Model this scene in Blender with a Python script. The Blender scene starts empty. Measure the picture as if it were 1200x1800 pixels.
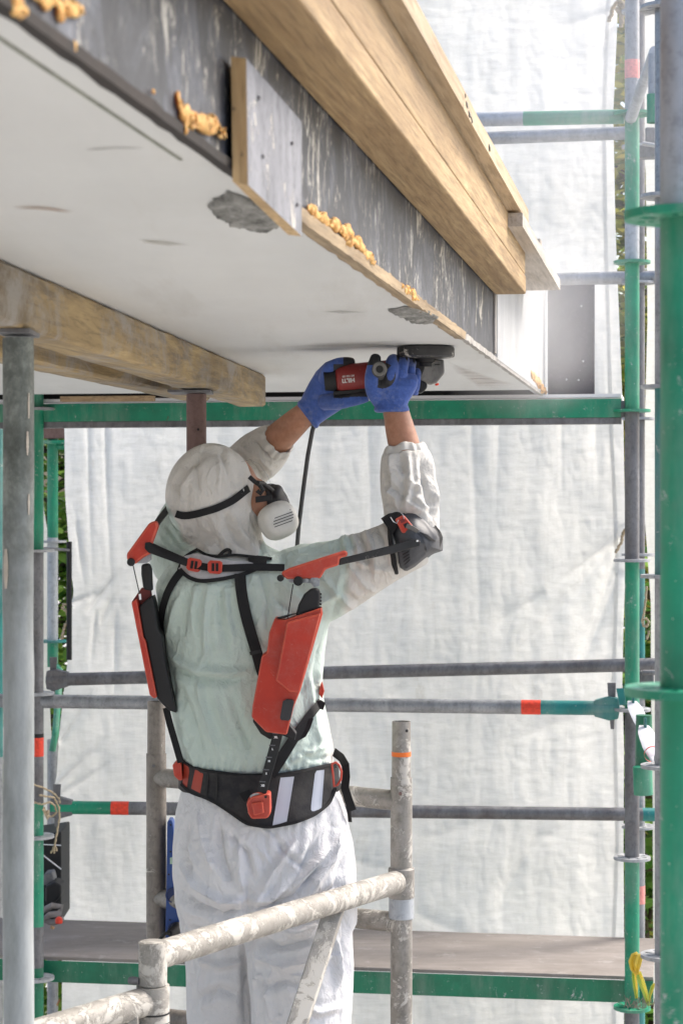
import bpy, bmesh, math, random
import numpy as np
from mathutils import Vector, Matrix, noise
from mathutils.bvhtree import BVHTree

# ---------------------------------------------------------------- camera, world, sun, exposure
F = 3500.0            # focal length in photograph pixels (image 1200 x 1800)
HY = 870.0            # row of the horizon
CZ = 1.70             # camera height over the working deck
scene = bpy.context.scene
COL = scene.collection
cam_d = bpy.data.cameras.new('camera'); cam = bpy.data.objects.new('camera', cam_d); COL.objects.link(cam)
cam.location = (0, 0, CZ); cam.rotation_euler = (math.radians(90), 0, 0)
cam_d.sensor_fit = 'AUTO'; cam_d.sensor_width = 36.0
cam_d.lens = 36.0 * F / 1800.0
cam_d.shift_y = -30.0 / 1800.0
cam_d.clip_start = 0.05; cam_d.clip_end = 400
cam_d.dof.use_dof = True; cam_d.dof.focus_distance = 4.6; cam_d.dof.aperture_fstop = 11.0
scene.camera = cam

SUN_EL, SUN_AZ = math.radians(46), math.radians(62)      # azimuth measured from +Y towards +X (from the right)
world = bpy.data.worlds.new('World'); scene.world = world; world.use_nodes = True
wn = world.node_tree.nodes; wl = world.node_tree.links
for n in list(wn): wn.remove(n)
wo = wn.new('ShaderNodeOutputWorld'); wb = wn.new('ShaderNodeBackground'); ws = wn.new('ShaderNodeTexSky')
ws.sky_type = 'NISHITA'; ws.sun_disc = False; ws.sun_elevation = SUN_EL; ws.sun_rotation = SUN_AZ
ws.air_density = 1.0; ws.dust_density = 4.0; ws.ozone_density = 1.0
wb.inputs['Strength'].default_value = 0.13
wl.new(ws.outputs[0], wb.inputs['Color']); wl.new(wb.outputs[0], wo.inputs['Surface'])
sd = bpy.data.lights.new('sun', 'SUN'); sd.energy = 1.5; sd.angle = math.radians(20); sd.color = (1.0, 0.96, 0.90)
so = bpy.data.objects.new('sun', sd); COL.objects.link(so)
sdir = Vector((math.sin(SUN_AZ) * math.cos(SUN_EL), math.cos(SUN_AZ) * math.cos(SUN_EL), math.sin(SUN_EL)))
so.rotation_euler = sdir.to_track_quat('Z', 'Y').to_euler(); so.location = (4, 2, 8)
scene.view_settings.view_transform = 'Standard'; scene.view_settings.look = 'None'
scene.view_settings.exposure = 1.35; scene.view_settings.gamma = 1.0
scene.cycles.max_bounces = 10; scene.cycles.diffuse_bounces = 6; scene.cycles.transmission_bounces = 6
scene.cycles.volume_bounces = 1; scene.cycles.transparent_max_bounces = 8

# ---------------------------------------------------------------- helpers
def at(px, py, Y):
    return Vector(((px - 600.0) / F * Y, Y, CZ + (HY - py) / F * Y))
def proj(v):
    return 600 + F * v[0] / v[1], HY - F * (v[2] - CZ) / v[1]
BC, BS = math.cos(math.atan(595 / F)), math.sin(math.atan(595 / F))
def B(u, w, z):       # the building's own axes, measured from the camera
    return Vector((u * BC + w * BS, -u * BS + w * BC, CZ + z))
RT = Vector((BC, -BS, 0)); DP = Vector((BS, BC, 0)); UP = Vector((0, 0, 1))
rnd = random.Random(7)

class MB:
    def __init__(s): s.v = []; s.f = []; s.m = []
    def add(s, vs, fs, mi=0):
        o = len(s.v); s.v += [Vector(v) for v in vs]
        s.f += [tuple(i + o for i in f) for f in fs]; s.m += [mi] * len(fs); return s
    def box(s, o, ax, ay, az, mi=0):          # corner and three edge vectors
        o = Vector(o); ax = Vector(ax); ay = Vector(ay); az = Vector(az)
        vs = [o, o+ax, o+ax+ay, o+ay, o+az, o+ax+az, o+ax+ay+az, o+ay+az]
        fs = [(0,3,2,1),(4,5,6,7),(0,1,5,4),(1,2,6,5),(2,3,7,6),(3,0,4,7)]
        if ax.cross(ay).dot(az) < 0: fs = [f[::-1] for f in fs]
        return s.add(vs, fs, mi)
    def cbox(s, c, dx, dy, dz, mi=0):
        dx = Vector(dx); dy = Vector(dy); dz = Vector(dz)
        return s.box(Vector(c) - dx/2 - dy/2 - dz/2, dx, dy, dz, mi)
    def tube(s, pts, r, n=20, mi=0, cap=True, hollow=0.0):
        pts = [Vector(p) for p in pts]; rs = r if isinstance(r, (list, tuple)) else [r]*len(pts)
        rings = []; t0 = (pts[1]-pts[0]).normalized()
        a = Vector((0,0,1)) if abs(t0.z) < 0.9 else Vector((1,0,0))
        nrm = t0.cross(a).normalized()
        for i, p in enumerate(pts):
            t = (pts[min(i+1, len(pts)-1)] - pts[max(i-1, 0)]).normalized()
            nrm = (nrm - t*nrm.dot(t)).normalized(); bn = t.cross(nrm)
            rings.append([p + (nrm*math.cos(2*math.pi*k/n) + bn*math.sin(2*math.pi*k/n))*rs[i] for k in range(n)])
        vs = [v for rg in rings for v in rg]; fs = []
        for i in range(len(pts)-1):
            for k in range(n): fs.append((i*n+k, i*n+(k+1)%n, (i+1)*n+(k+1)%n, (i+1)*n+k))
        if hollow > 0:
            o = len(vs)
            for e, sg in ((0, 1), (len(pts)-1, -1)):
                t = (pts[1]-pts[0]).normalized() if e == 0 else (pts[-1]-pts[-2]).normalized()
                c = pts[e]; rr = rs[e]
                inner = [c + (v-c)*((rr-hollow)/rr) for v in rings[e]]
                deep = [v + t*sg*rr*3 for v in inner]
                b = len(vs); vs += inner + deep + [c + t*sg*rr*3]
                for k in range(n):
                    k2 = (k+1) % n; q = (e*n+k2, e*n+k, b+k, b+k2); q2 = (b+k2, b+k, b+n+k, b+n+k2); q3 = (b+n+k2, b+n+k, b+2*n)
                    fs += [q, q2, q3] if sg == 1 else [q[::-1], q2[::-1], q3[::-1]]
        elif cap:
            fs.append(tuple(range(n))[::-1]); fs.append(tuple((len(pts)-1)*n+k for k in range(n)))
        return s.add(vs, fs, mi)
    def lathe(s, prof, c, axis, n=28, mi=0, ref=None):    # prof: (radius, height along axis)
        c = Vector(c); t = Vector(axis).normalized(); a = Vector((0,0,1)) if abs(t.z) < 0.9 else Vector((1,0,0))
        x = t.cross(a).normalized(); y = t.cross(x)
        vs = []; fs = []
        for r, h in prof:
            for k in range(n): vs.append(c + t*h + (x*math.cos(2*math.pi*k/n) + y*math.sin(2*math.pi*k/n))*max(r, 1e-5))
        for i in range(len(prof)-1):
            for k in range(n): fs.append((i*n+k, i*n+(k+1)%n, (i+1)*n+(k+1)%n, (i+1)*n+k))
        fs.append(tuple(range(n))[::-1]); fs.append(tuple((len(prof)-1)*n+k for k in range(n)))
        return s.add(vs, fs, mi)
    def prism(s, front, ext, mi=0):           # polygon (list of points) swept by the vector ext
        n = len(front); front = [Vector(p) for p in front]
        e = ext if isinstance(ext, list) else [Vector(ext)]*n
        vs = front + [p+Vector(q) for p, q in zip(front, e)]
        fs = [tuple(range(n)), tuple(range(2*n-1, n-1, -1))] + [(i, i+n, (i+1)%n+n, (i+1)%n) for i in range(n)]
        return s.add(vs, fs, mi)
    def ell(s, c, rx, ry, rz, n=16, m=10, mi=0, rot=None):
        vs = []; fs = []; c = Vector(c); R = rot or Matrix.Identity(3)
        for i in range(m+1):
            th = math.pi*i/m
            for k in range(n):
                ph = 2*math.pi*k/n
                vs.append(c + R @ Vector((rx*math.sin(th)*math.cos(ph), ry*math.sin(th)*math.sin(ph), rz*math.cos(th))))
        for i in range(m):
            for k in range(n): fs.append((i*n+k, (i+1)*n+k, (i+1)*n+(k+1)%n, i*n+(k+1)%n))
        return s.add(vs, fs, mi)
    def mesh(s, name):
        me = bpy.data.meshes.new(name); me.from_pydata([tuple(v) for v in s.v], [], s.f)
        bm = bmesh.new(); bm.from_mesh(me); 
        bmesh.ops.remove_doubles(bm, verts=bm.verts, dist=1e-6) if len(s.v) < 60000 else None
        bm.to_mesh(me); bm.free()
        if len(me.polygons) == len(s.m):
            me.polygons.foreach_set('material_index', s.m)
        return me
    def build(s, name, mats, parent=None, bevel=0.0, smooth=35, seg=2, fix=True):
        me = bpy.data.meshes.new(name); me.from_pydata([tuple(v) for v in s.v], [], s.f)
        me.polygons.foreach_set('material_index', s.m)
        if fix:
            bm = bmesh.new(); bm.from_mesh(me); bmesh.ops.recalc_face_normals(bm, faces=bm.faces); bm.to_mesh(me); bm.free()
        return link(name, me, mats, parent, bevel, smooth, seg)

def link(name, me, mats, parent=None, bevel=0.0, smooth=35, seg=2):
    o = bpy.data.objects.new(name, me); COL.objects.link(o)
    for m in (mats if isinstance(mats, (list, tuple)) else [mats]): me.materials.append(m)
    if smooth:
        me.polygons.foreach_set('use_smooth', [True]*len(me.polygons))
        if smooth < 180: me.set_sharp_from_angle(angle=math.radians(smooth))
    if parent is not None:
        org = parent.get('_org'); off = -Vector(org) if org else Vector((0,0,0))
        me.transform(Matrix.Translation(off)); o.parent = parent; o['_org'] = list(org) if org else [0,0,0]
    else:
        c = Vector((0,0,0)); n = len(me.vertices)
        if n:
            co = np.empty(n*3); me.vertices.foreach_get('co', co); co = co.reshape(-1,3)
            mn, mx = co.min(0), co.max(0); c = Vector(((mn[0]+mx[0])/2, (mn[1]+mx[1])/2, mn[2]))
        me.transform(Matrix.Translation(-c)); o.location = c; o['_org'] = list(c)
    if bevel:
        b = o.modifiers.new('bevel', 'BEVEL'); b.width = bevel; b.segments = seg; b.limit_method = 'ANGLE'; b.angle_limit = math.radians(35)
        b.harden_normals = True
    return o
def thing(name, label, cat, loc, group=None):
    o = bpy.data.objects.new(name, None); COL.objects.link(o); o.location = loc; o['_org'] = list(Vector(loc)); o.empty_display_size = 0.1
    return tag(o, label, cat, group)
def tag(o, label=None, cat=None, group=None, kind=None):
    if label: o['label'] = label
    if cat: o['category'] = cat
    if group: o['group'] = group
    if kind: o['kind'] = kind
    return o

# ---------------------------------------------------------------- materials
class NT:
    def __init__(s, name):
        s.m = bpy.data.materials.new(name); s.m.use_nodes = True; s.t = s.m.node_tree; s.n = s.t.nodes; s.l = s.t.links
        s.p = s.n['Principled BSDF']; s.out = s.n['Material Output']; s.tc = s.n.new('ShaderNodeTexCoord')
    def map(s, scale=(1,1,1), rot=(0,0,0), loc=(0,0,0)):
        k = s.n.new('ShaderNodeMapping'); k.inputs['Scale'].default_value = scale; k.inputs['Rotation'].default_value = rot
        k.inputs['Location'].default_value = loc; s.l.new(s.tc.outputs['Object'], k.inputs['Vector']); return k.outputs[0]
    def noise(s, scale=5, detail=5, rough=.6, vec=None, dist=0.0):
        k = s.n.new('ShaderNodeTexNoise'); k.inputs['Scale'].default_value = scale; k.inputs['Detail'].default_value = detail
        k.inputs['Roughness'].default_value = rough; k.inputs['Distortion'].default_value = dist
        s.l.new(vec if vec is not None else s.tc.outputs['Object'], k.inputs['Vector']); return k.outputs['Fac']
    def vor(s, scale=5, vec=None, feature='F1', out='Distance'):
        k = s.n.new('ShaderNodeTexVoronoi'); k.feature = feature; k.inputs['Scale'].default_value = scale
        s.l.new(vec if vec is not None else s.tc.outputs['Object'], k.inputs['Vector']); return k.outputs[out]
    def ramp(s, fac, stops):
        k = s.n.new('ShaderNodeValToRGB'); e = k.color_ramp.elements
        while len(e) < len(stops): e.new(0.5)
        for el, (p, c) in zip(e, stops):
            el.position = p; el.color = (c, c, c, 1) if isinstance(c, (int, float)) else (*c, 1)
        s.l.new(fac, k.inputs[0]); return k.outputs[0]
    def mix(s, fac, a, b, mode='MIX'):
        k = s.n.new('ShaderNodeMix'); k.data_type = 'RGBA'; k.blend_type = mode
        for i, v in ((0, fac), (6, a), (7, b)):
            if isinstance(v, bpy.types.NodeSocket): s.l.new(v, k.inputs[i])
            elif i == 0: k.inputs[0].default_value = v
            else: k.inputs[i].default_value = (*v, 1) if len(v) == 3 else v
        return k.outputs[2]
    def math(s, op, a, b=0.0):
        k = s.n.new('ShaderNodeMath'); k.operation = op
        for i, v in ((0, a), (1, b)):
            if isinstance(v, bpy.types.NodeSocket): s.l.new(v, k.inputs[i])
            else: k.inputs[i].default_value = v
        return k.outputs[0]
    def set(s, name, v):
        i = s.p.inputs[name]
        if isinstance(v, bpy.types.NodeSocket): s.l.new(v, i)
        elif isinstance(v, tuple): i.default_value = (*v, 1)
        else: i.default_value = v
        return s
    def bump(s, h, strength=.3, dist=.01, prev=None):
        k = s.n.new('ShaderNodeBump'); k.inputs['Strength'].default_value = strength; k.inputs['Distance'].default_value = dist
        s.l.new(h, k.inputs['Height'])
        if prev is not None: s.l.new(prev, k.inputs['Normal'])
        s.l.new(k.outputs[0], s.p.inputs['Normal']); return k.outputs[0]

def plain(name, col, rough=.5, metal=0.0, var=.15, scale=40, bump=.1, bscale=250):
    k = NT(name); n = k.noise(scale, 4)
    d = tuple(c*(1-var) for c in col); l = tuple(min(1, c*(1+var)) for c in col)
    k.set('Base Color', k.ramp(n, [(.3, d), (.7, l)])); k.set('Roughness', rough); k.set('Metallic', metal)
    if bump: k.bump(k.noise(bscale, 3), bump, .002)
    return k.m
def paint_green(name, col=(.006, .235, .128), dirt=.45, seed=0.0, chips=.60):
    k = NT(name); v = k.map(loc=(seed, seed*.7, seed*1.3)); vs = k.map(scale=(1,1,.25), loc=(seed,0,0))
    n = k.noise(9, 6, .65, v); c = k.ramp(n, [(.3, tuple(x*.72 for x in col)), (.7, tuple(x*1.25 for x in col))])
    g = k.noise(22, 12, .85, v, .4); chip = k.ramp(g, [(chips, 0), (chips+.015, 1)])
    c = k.mix(chip, c, (.42, .44, .43))
    dm = k.ramp(k.noise(6, 7, .7, vs), [(.48, 0), (.75, dirt)])
    c = k.mix(dm, c, (.42, .42, .38)); c = k.mix(k.ramp(k.noise(120, 3, .6, v), [(.70,0),(.73,.7)]), c, (.55,.55,.50))
    c = k.mix(k.ramp(k.noise(11, 8, .8, k.map(loc=(seed+9,2,2))), [(.66,0),(.70,.6)]), c, (.10,.06,.035))
    k.set('Base Color', c); k.set('Roughness', k.ramp(n, [(.3, .36), (.8, .6)])); k.bump(g, .15, .003); return k.m
def galv(name, a=(.20,.21,.22), b=(.42,.43,.45), metal=.55, rough=.42, seed=0.0, rust=.0, splat=.0, vert=.3):
    k = NT(name); v = k.map(scale=(1,1,vert), loc=(seed, seed, 0)); v1 = k.map(loc=(seed*2, 0, seed))
    n = k.noise(16, 8, .72, v); c = k.ramp(n, [(.32, a), (.68, b)])
    n2 = k.noise(70, 5, .7, v1); c = k.mix(k.ramp(n2, [(.35, .35), (.5, 0)]), c, tuple(x*.45 for x in a))
    if rust: c = k.mix(k.ramp(k.noise(7, 6, .7, v1), [(.5, 0), (.72, rust)]), c, (.13, .075, .045))
    mt = metal
    if splat:
        sp = k.ramp(k.noise(13, 9, .78, v1, .6), [(.60-splat*.2, 0), (.63-splat*.2, 1)]); c = k.mix(sp, c, (.50, .475, .43))
        mt = k.math('MULTIPLY', k.math('SUBTRACT', 1.0, sp), metal); k.bump(sp, .5, .004)
    else: k.bump(n2, .12, .002)
    k.set('Base Color', c); k.set('Metallic', mt); k.set('Roughness', k.ramp(n, [(.3, rough), (.8, rough+.2)])); return k.m
def wood(name, a, b, rot=(0,0,0), grain=22, stain=.3, stain_col=(.12,.11,.10), rough=.7, seed=0.0, lam=0.0, knots=.5, dirt=.0):
    k = NT(name); m0 = k.map(rot=rot, loc=(seed, 0, 0))
    def mp(sc, src=m0):
        q = k.n.new('ShaderNodeMapping'); q.inputs['Scale'].default_value = sc; k.l.new(src, q.inputs[0]); return q.outputs[0]
    v = mp((1, .05, 1)); n = k.noise(grain, 8, .7, v, 1.6); c = k.ramp(n, [(.30, a), (.50, tuple((x+y)/2 for x, y in zip(a, b))), (.68, b)])
    w = k.noise(grain*5, 5, .7, mp((1, .04, 1)), .3); c = k.mix(k.ramp(w, [(.38, .55), (.52, 0)]), c, tuple(x*.5 for x in a))
    st = k.ramp(k.noise(9, 10, .78, mp((1, .10, 1)), .8), [(.50, 0), (.60, stain)]); c = k.mix(st, c, stain_col)
    blot = k.ramp(k.noise(5, 6, .6, mp((1,.16,1), m0), .5), [(.42, 0), (.68, .55)]); c = k.mix(blot, c, tuple(x*.55 for x in a))
    kn = k.vor(4.5, mp((1, .38, 1))); c = k.mix(k.ramp(kn, [(.035, knots), (.075, 0)]), c, (.10,.055,.025))
    sp = k.noise(75, 3, .6); c = k.mix(k.ramp(sp, [(.70, 0), (.74, .7)]), c, (.10,.08,.06))
    if dirt: c = k.mix(k.ramp(k.noise(5, 9, .8, k.map(rot=rot, loc=(seed+4,1,0), scale=(1,.8,1)), .6), [(.47, 0), (.62, dirt)]), c, (.30,.285,.26))
    k.set('Base Color', c); k.set('Roughness', rough); k.bump(n, .5, .004, k.bump(w, .35, .0015)); return k.m
BROT = (0, 0, math.atan(595 / F))      # turns object axes so that Y runs along the building
M = {}
M['green'] = paint_green('green scaffold paint'); M['green2'] = paint_green('green scaffold paint chipped', chips=.585, dirt=.55, seed=3.1)
M['teal'] = paint_green('teal scaffold paint', (.01, .18, .17), seed=5.0)
M['green_deck'] = paint_green('dark green deck paint', (.006, .15, .075), dirt=.3, seed=8.0)
M['galv'] = galv('galvanised steel'); M['galv_d'] = galv('dull galvanised steel', (.10,.10,.105), (.25,.25,.26), metal=.35, rough=.5, seed=2.0, rust=.25)
M['galv_l'] = galv('pale galvanised steel', (.30,.32,.35), (.50,.53,.56), metal=.4, rough=.45, seed=4.0)
M['prop'] = galv('weathered prop steel', (.10,.115,.105), (.33,.36,.35), metal=.35, rough=.5, seed=6.0, rust=.25, vert=.6)
M['alu'] = galv('plaster spattered aluminium', (.17,.16,.14), (.37,.35,.325), metal=.4, rough=.45, seed=1.0, splat=.25, vert=.6)
M['alu_w'] = galv('plaster coated aluminium', (.25,.235,.21), (.38,.36,.33), metal=.25, rough=.55, seed=9.0, splat=.55, vert=.8)
M['alu_d'] = galv('dirty aluminium', (.13,.115,.10), (.33,.30,.27), metal=.4, rough=.45, seed=3.0, splat=.08)
M['rustprop'] = galv('brown primed steel', (.13,.075,.065), (.22,.14,.125), metal=.1, rough=.6, seed=5.0)
M['timber'] = wood('yellow formwork timber', (.27,.165,.07), (.54,.385,.20), BROT, grain=34, stain=.3, stain_col=(.26,.17,.09))
M['plank'] = wood('weathered pale plank', (.40,.29,.17), (.62,.49,.33), BROT, stain=.35, stain_col=(.42,.36,.30), seed=2.0)
M['whiteplank'] = wood('whitened plank', (.46,.40,.33), (.68,.62,.56), BROT, stain=.2, stain_col=(.5,.46,.42), seed=4.0)
M['dirtybeam'] = wood('cement stained beam', (.22,.15,.065), (.50,.37,.18), BROT, grain=14, stain=.8, stain_col=(.14,.115,.085), seed=6.0, dirt=.8)
M['deckwood_old'] = wood('worn deck plywood', (.30,.25,.215), (.47,.41,.365), (0,0,math.radians(100)), grain=5, knots=0, stain=.4, stain_col=(.30,.27,.25), seed=1.0)
M['black'] = plain('matt black plastic', (.006,.006,.007), .6); M['blackweb'] = plain('black webbing', (.0055,.0055,.0065), .8, scale=120, bump=.5, bscale=900)
M['red'] = plain('orange red plastic', (.50,.035,.012), .42, var=.12, scale=14); M['reddark'] = plain('dark red plastic', (.16,.014,.012), .45)
M['redlab'] = plain('red sticker', (.72,.05,.02), .5, scale=90, var=.25); M['pinklab'] = plain('pink sticker', (.80,.30,.27), .5, scale=90, var=.2)
M['rosette'] = galv('rosette steel', (.30,.31,.32), (.50,.51,.53), metal=.4, rough=.5, seed=7.0)

k = NT('worn deck plywood'); n = k.noise(5, 9, .72, k.map(scale=(.5,1,1)), .6); c = k.ramp(n, [(.3,(.17,.15,.133)),(.7,(.30,.265,.24))])
c = k.mix(k.ramp(k.noise(40,4,.6,k.map(scale=(.08,1,1))), [(.4,.25),(.55,0)]), c, (.18,.15,.13)); c = k.mix(k.ramp(k.noise(70,3,.6), [(.70,0),(.73,.8)]), c, (.08,.06,.05))
c = k.mix(k.ramp(k.noise(9,8,.75), [(.56,0),(.66,.5)]), c, (.38,.355,.33)); k.set('Base Color', c); k.set('Roughness', .8); k.bump(n,.3,.003); M['deckwood'] = k.m

k = NT('weathered prop steel'); sx = k.n.new('ShaderNodeSeparateXYZ'); k.l.new(k.tc.outputs['Object'], sx.inputs[0]); n = k.noise(20, 10, .75, k.map(scale=(1,1,.7)), .1)
c = k.ramp(n, [(.34,(.055,.062,.054)),(.50,(.13,.145,.135)),(.66,(.28,.31,.29))]); c2 = k.ramp(k.noise(12, 8, .7, k.map(scale=(1,1,.25))), [(.35,(.17,.19,.19)),(.65,(.36,.385,.395))])
c = k.mix(k.math('MULTIPLY', k.ramp(k.math('ADD', k.math('MULTIPLY', sx.outputs[2], .25), k.math('MULTIPLY', k.noise(5,6,.6), .5)), [(.98,0),(1.0,1)]), 1.0), c2, c) if False else k.mix(k.ramp(k.math('ADD', k.math('MULTIPLY', k.math('SUBTRACT', sx.outputs[2], 3.45), 1.6), k.noise(6,6,.65)), [(.42,0),(.75,.95)]), c2, c)
k.set('Base Color', c); k.set('Metallic', .3); k.set('Roughness', .55); k.bump(n, .35, .003); M['prop'] = k.m
# ---------------------------------------------------------------- setting: ground
k = NT('pale crushed gravel'); n = k.noise(3, 8, .7); p = k.vor(60)
k.set('Base Color', k.mix(k.ramp(p, [(.0, .25), (.4, 0)]), k.ramp(n, [(.3, (.42,.40,.36)), (.7, (.58,.56,.52))]), (.2,.19,.18))); k.set('Roughness', .95); k.bump(p, .6, .01)
g = MB().add([(-60,-40,-1.9),(60,-40,-1.9),(60,90,-1.9),(-60,90,-1.9)], [(0,1,2,3)]).build('ground', k.m, smooth=0)
tag(g, kind='structure')

# ---------------------------------------------------------------- the concrete slab and what is fixed to it
ZS, US, WE = .338, -.458, 6.80
k = NT('smooth soffit board'); v = k.map(rot=BROT, scale=(1,.25,1)); n = k.noise(3.0, 6, .6, v)
c = k.ramp(n, [(.3, (.53,.54,.535)), (.7, (.64,.65,.64))])
c = k.mix(k.ramp(k.noise(5, 8, .7, k.map(rot=(0,0,BROT[2]+1.57), scale=(1,.12,1))), [(.54, 0), (.72, .5)]), c, (.42,.40,.36))
c = k.mix(k.ramp(k.noise(1.3, 8, .7), [(.40, .22), (.62, 0)]), c, (.50,.49,.46))
c = k.mix(k.ramp(k.noise(60, 4, .6), [(.73, 0), (.76, .6)]), c, (.30,.25,.19))
# a long grey scuff band left of the grinder, a real sanding mark across the board
k.set('Base Color', c); k.set('Roughness', .62); k.bump(k.noise(140, 4), .08, .002); soffm = k.m
k = NT('dark stained concrete fascia'); vv = k.map(rot=BROT, scale=(1,1,.35)); v1 = k.map(rot=BROT)
n = k.noise(7.5, 12, .80, k.map(rot=BROT, scale=(1,1,.7)), .7); c = k.ramp(n, [(.30, (.010,.011,.014)), (.50, (.035,.038,.046)), (.70, (.14,.155,.19)), (.88,(.28,.29,.31))])
sm = k.ramp(k.noise(7, 12, .82, k.map(rot=BROT, scale=(1,1.1,.5)), 1.0), [(.585, 0), (.61, .9)]); c = k.mix(sm, c, (.50,.47,.40))
rp = k.ramp(k.noise(4.0, 4, .6, v1), [(.47, 0), (.58, 1)])
rip = k.ramp(k.noise(34, 10, .85, k.map(rot=BROT, scale=(1,1.2,.50)), .8), [(.545, 0), (.575, .85)]); c = k.mix(k.math('MULTIPLY', rip, rp), c, (.55,.53,.47))
k.set('Base Color', c); k.set('Roughness', .6); k.bump(n, .4, .006); fascm = k.m
k = NT('white primed fascia'); n = k.noise(8, 8, .7, k.map(rot=BROT, scale=(1,1,.3))); c = k.ramp(n, [(.3, (.34,.35,.36)), (.7, (.48,.49,.49))])
c = k.mix(k.ramp(k.noise(34, 5, .7, k.map(rot=BROT, scale=(1,1,.3))), [(.62,0),(.66,.5)]), c, (.28,.24,.19)); k.set('Base Color', c); k.set('Roughness', .7); wfascm = k.m
slab = thing('concrete_slab', 'overhead floor slab with smooth pale underside and dark cement-smeared edge', 'slab', B(-2.5, 3.0, ZS))
mb = MB().box(B(-5, -3, ZS), RT*(5+US-.004), DP*(WE-.38+3), UP*.03); mb.build('soffit_panel', soffm, slab, smooth=0)
WW = 5.02
mb = MB()
# fascia with a slightly uneven face
n1 = 150; vs = []; fs = []
for j in range(7):
    for i in range(n1+1):
        w = -3 + (WW+3)*i/n1; z = ZS+.012 + .40*j/6
        d = .0035*noise.noise(Vector((w*5, z*9, 1.0))) + .002*noise.noise(Vector((w*19, z*22, 4.0)))
        vs.append(B(US + d, w, z-.008))
for j in range(6):
    for i in range(n1): a = j*(n1+1)+i; fs.append((a, a+1, a+n1+2, a+n1+1))
mb.add(vs, fs); mb.build('fascia', fascm, slab, smooth=180)
MB().box(B(-3.0, -3, ZS+.031), RT*(3.0+US-.012), DP*(WE+2.98), UP*.38).build('concrete_core', fascm, slab, smooth=0)
MB().box(B(US-.03, WW+.002, ZS+.004), RT*.034, DP*(WE-WW-.002), UP*.41).build('end_fascia', wfascm, slab, bevel=.002, smooth=0)
MB().box(B(US-.02, WW-.09, ZS+.014), RT*.026, DP*.05, UP*.38).build('vertical_batten', wood('grey batten', (.22,.21,.2), (.38,.36,.33), (1.57,0,0)), slab, bevel=.002)
# dark drip edge along the near part, wooden strip along the far part
mb = MB(); prev = None; vs = []; fs = []; N = 90
dm = galv('old bitumen edge', (.010,.008,.007), (.04,.032,.028), metal=0, rough=.8, seed=3)
for i in range(N+1):
    w = -1.0 + 3.27*i/N; j1 = .004*noise.noise(Vector((w*23,0,0))); j2 = .004*noise.noise(Vector((w*31,5,0)))
    for (u, z) in ((US-.010+j1, ZS-.002), (US+.004, ZS-.0035+j2*.4), (US+.005, ZS+.006+j2*1.2), (US-.008, ZS+.008)): vs.append(B(u, w, z))
for i in range(N):
    for q in range(4): a = i*4+q; b = i*4+(q+1)%4; fs.append((a, b, b+4, a+4))
mb.add(vs, fs); mb.build('drip_edge', dm, slab, smooth=0)
sw = wood('splintered edge wood', (.22,.15,.08), (.52,.40,.25), BROT, stain=.5, stain_col=(.15,.12,.09), seed=5)
vs = []; fs = []; N = 120
for i in range(N+1):
    w = 2.262 + (4.25-2.262)*i/N; t = i/N; j1 = .005*noise.noise(Vector((w*17,0,9))); j2 = .005*noise.noise(Vector((w*29,5,9)))
    for (u, z) in ((US-.018+j1, ZS-.003), (US+.004, ZS-.005+j2*.5), (US+.006, ZS+.011+j2), (US-.012, ZS+.014)): vs.append(B(u, w, z))
for i in range(N):
    for q in range(4): a = i*4+q; b = i*4+(q+1)%4; fs.append((a, b, b+4, a+4))
MB().add(vs, fs).build('edge_strip', sw, slab, smooth=0)
vs = []; fs = []; N = 140
for i in range(N+1):
    w = 4.252 + (WE-4.254)*i/N; j1 = .006*noise.noise(Vector((w*13,0,19))) + .003*noise.noise(Vector((w*47,0,3))); j2 = .007*noise.noise(Vector((w*23,5,19)))
    for (u, z) in ((US-.012+j1, ZS-.001), (US+.002+.3*j1, ZS-.003+j2*.4), (US+.003, ZS+.008+abs(j2)), (US-.010, ZS+.014)): vs.append(B(u, w, z))
for i in range(N):
    for q in range(4): a = i*4+q; b = i*4+(q+1)%4; fs.append((a, b, b+4, a+4))
MB().add(vs, fs).build('chipped_arris', galv('chipped pale concrete', (.20,.185,.165), (.52,.50,.47), metal=0, rough=.9, seed=4), slab, smooth=0)
# expanding foam squeezed out of the joint
foamm = NT('orange expanding foam'); n = foamm.noise(60, 6, .7); foamm.set('Base Color', foamm.ramp(n, [(.3, (.55,.27,.07)), (.7, (.80,.47,.17))])); foamm.set('Roughness', .75)
foamm.set('Subsurface Weight', .15); foamm.bump(n, .8, .006)
def blobs(path, r, npts, seed, jit=1.0, squash=.55):
    rr = random.Random(seed); mb = MB()
    for i in range(npts):
        t = i/(npts-1) if npts > 1 else 0; s = t*(len(path)-1); a = min(int(s), len(path)-2) if len(path) > 1 else 0
        p = path[a].lerp(path[a+1], s-a) if len(path) > 1 else path[0]
        q = r*(.62+.75*noise.noise(Vector((t*9, seed, 0))))*(1-.55*abs(2*t-1)**3)
        p = p + Vector((0, 0, r*.5*noise.noise(Vector((t*7, seed, 5)))))
        mb.ell(p, q*squash*.8, q*1.3, q*.95, 10, 7)
        if rr.random() < .22: e = q*rr.uniform(.3,.6); mb.ell(p+Vector((0,rr.uniform(-1,1)*q,rr.uniform(-1.2,.9)*q)), e*.6, e, e*1.2, 8, 6)
    return mb
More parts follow.
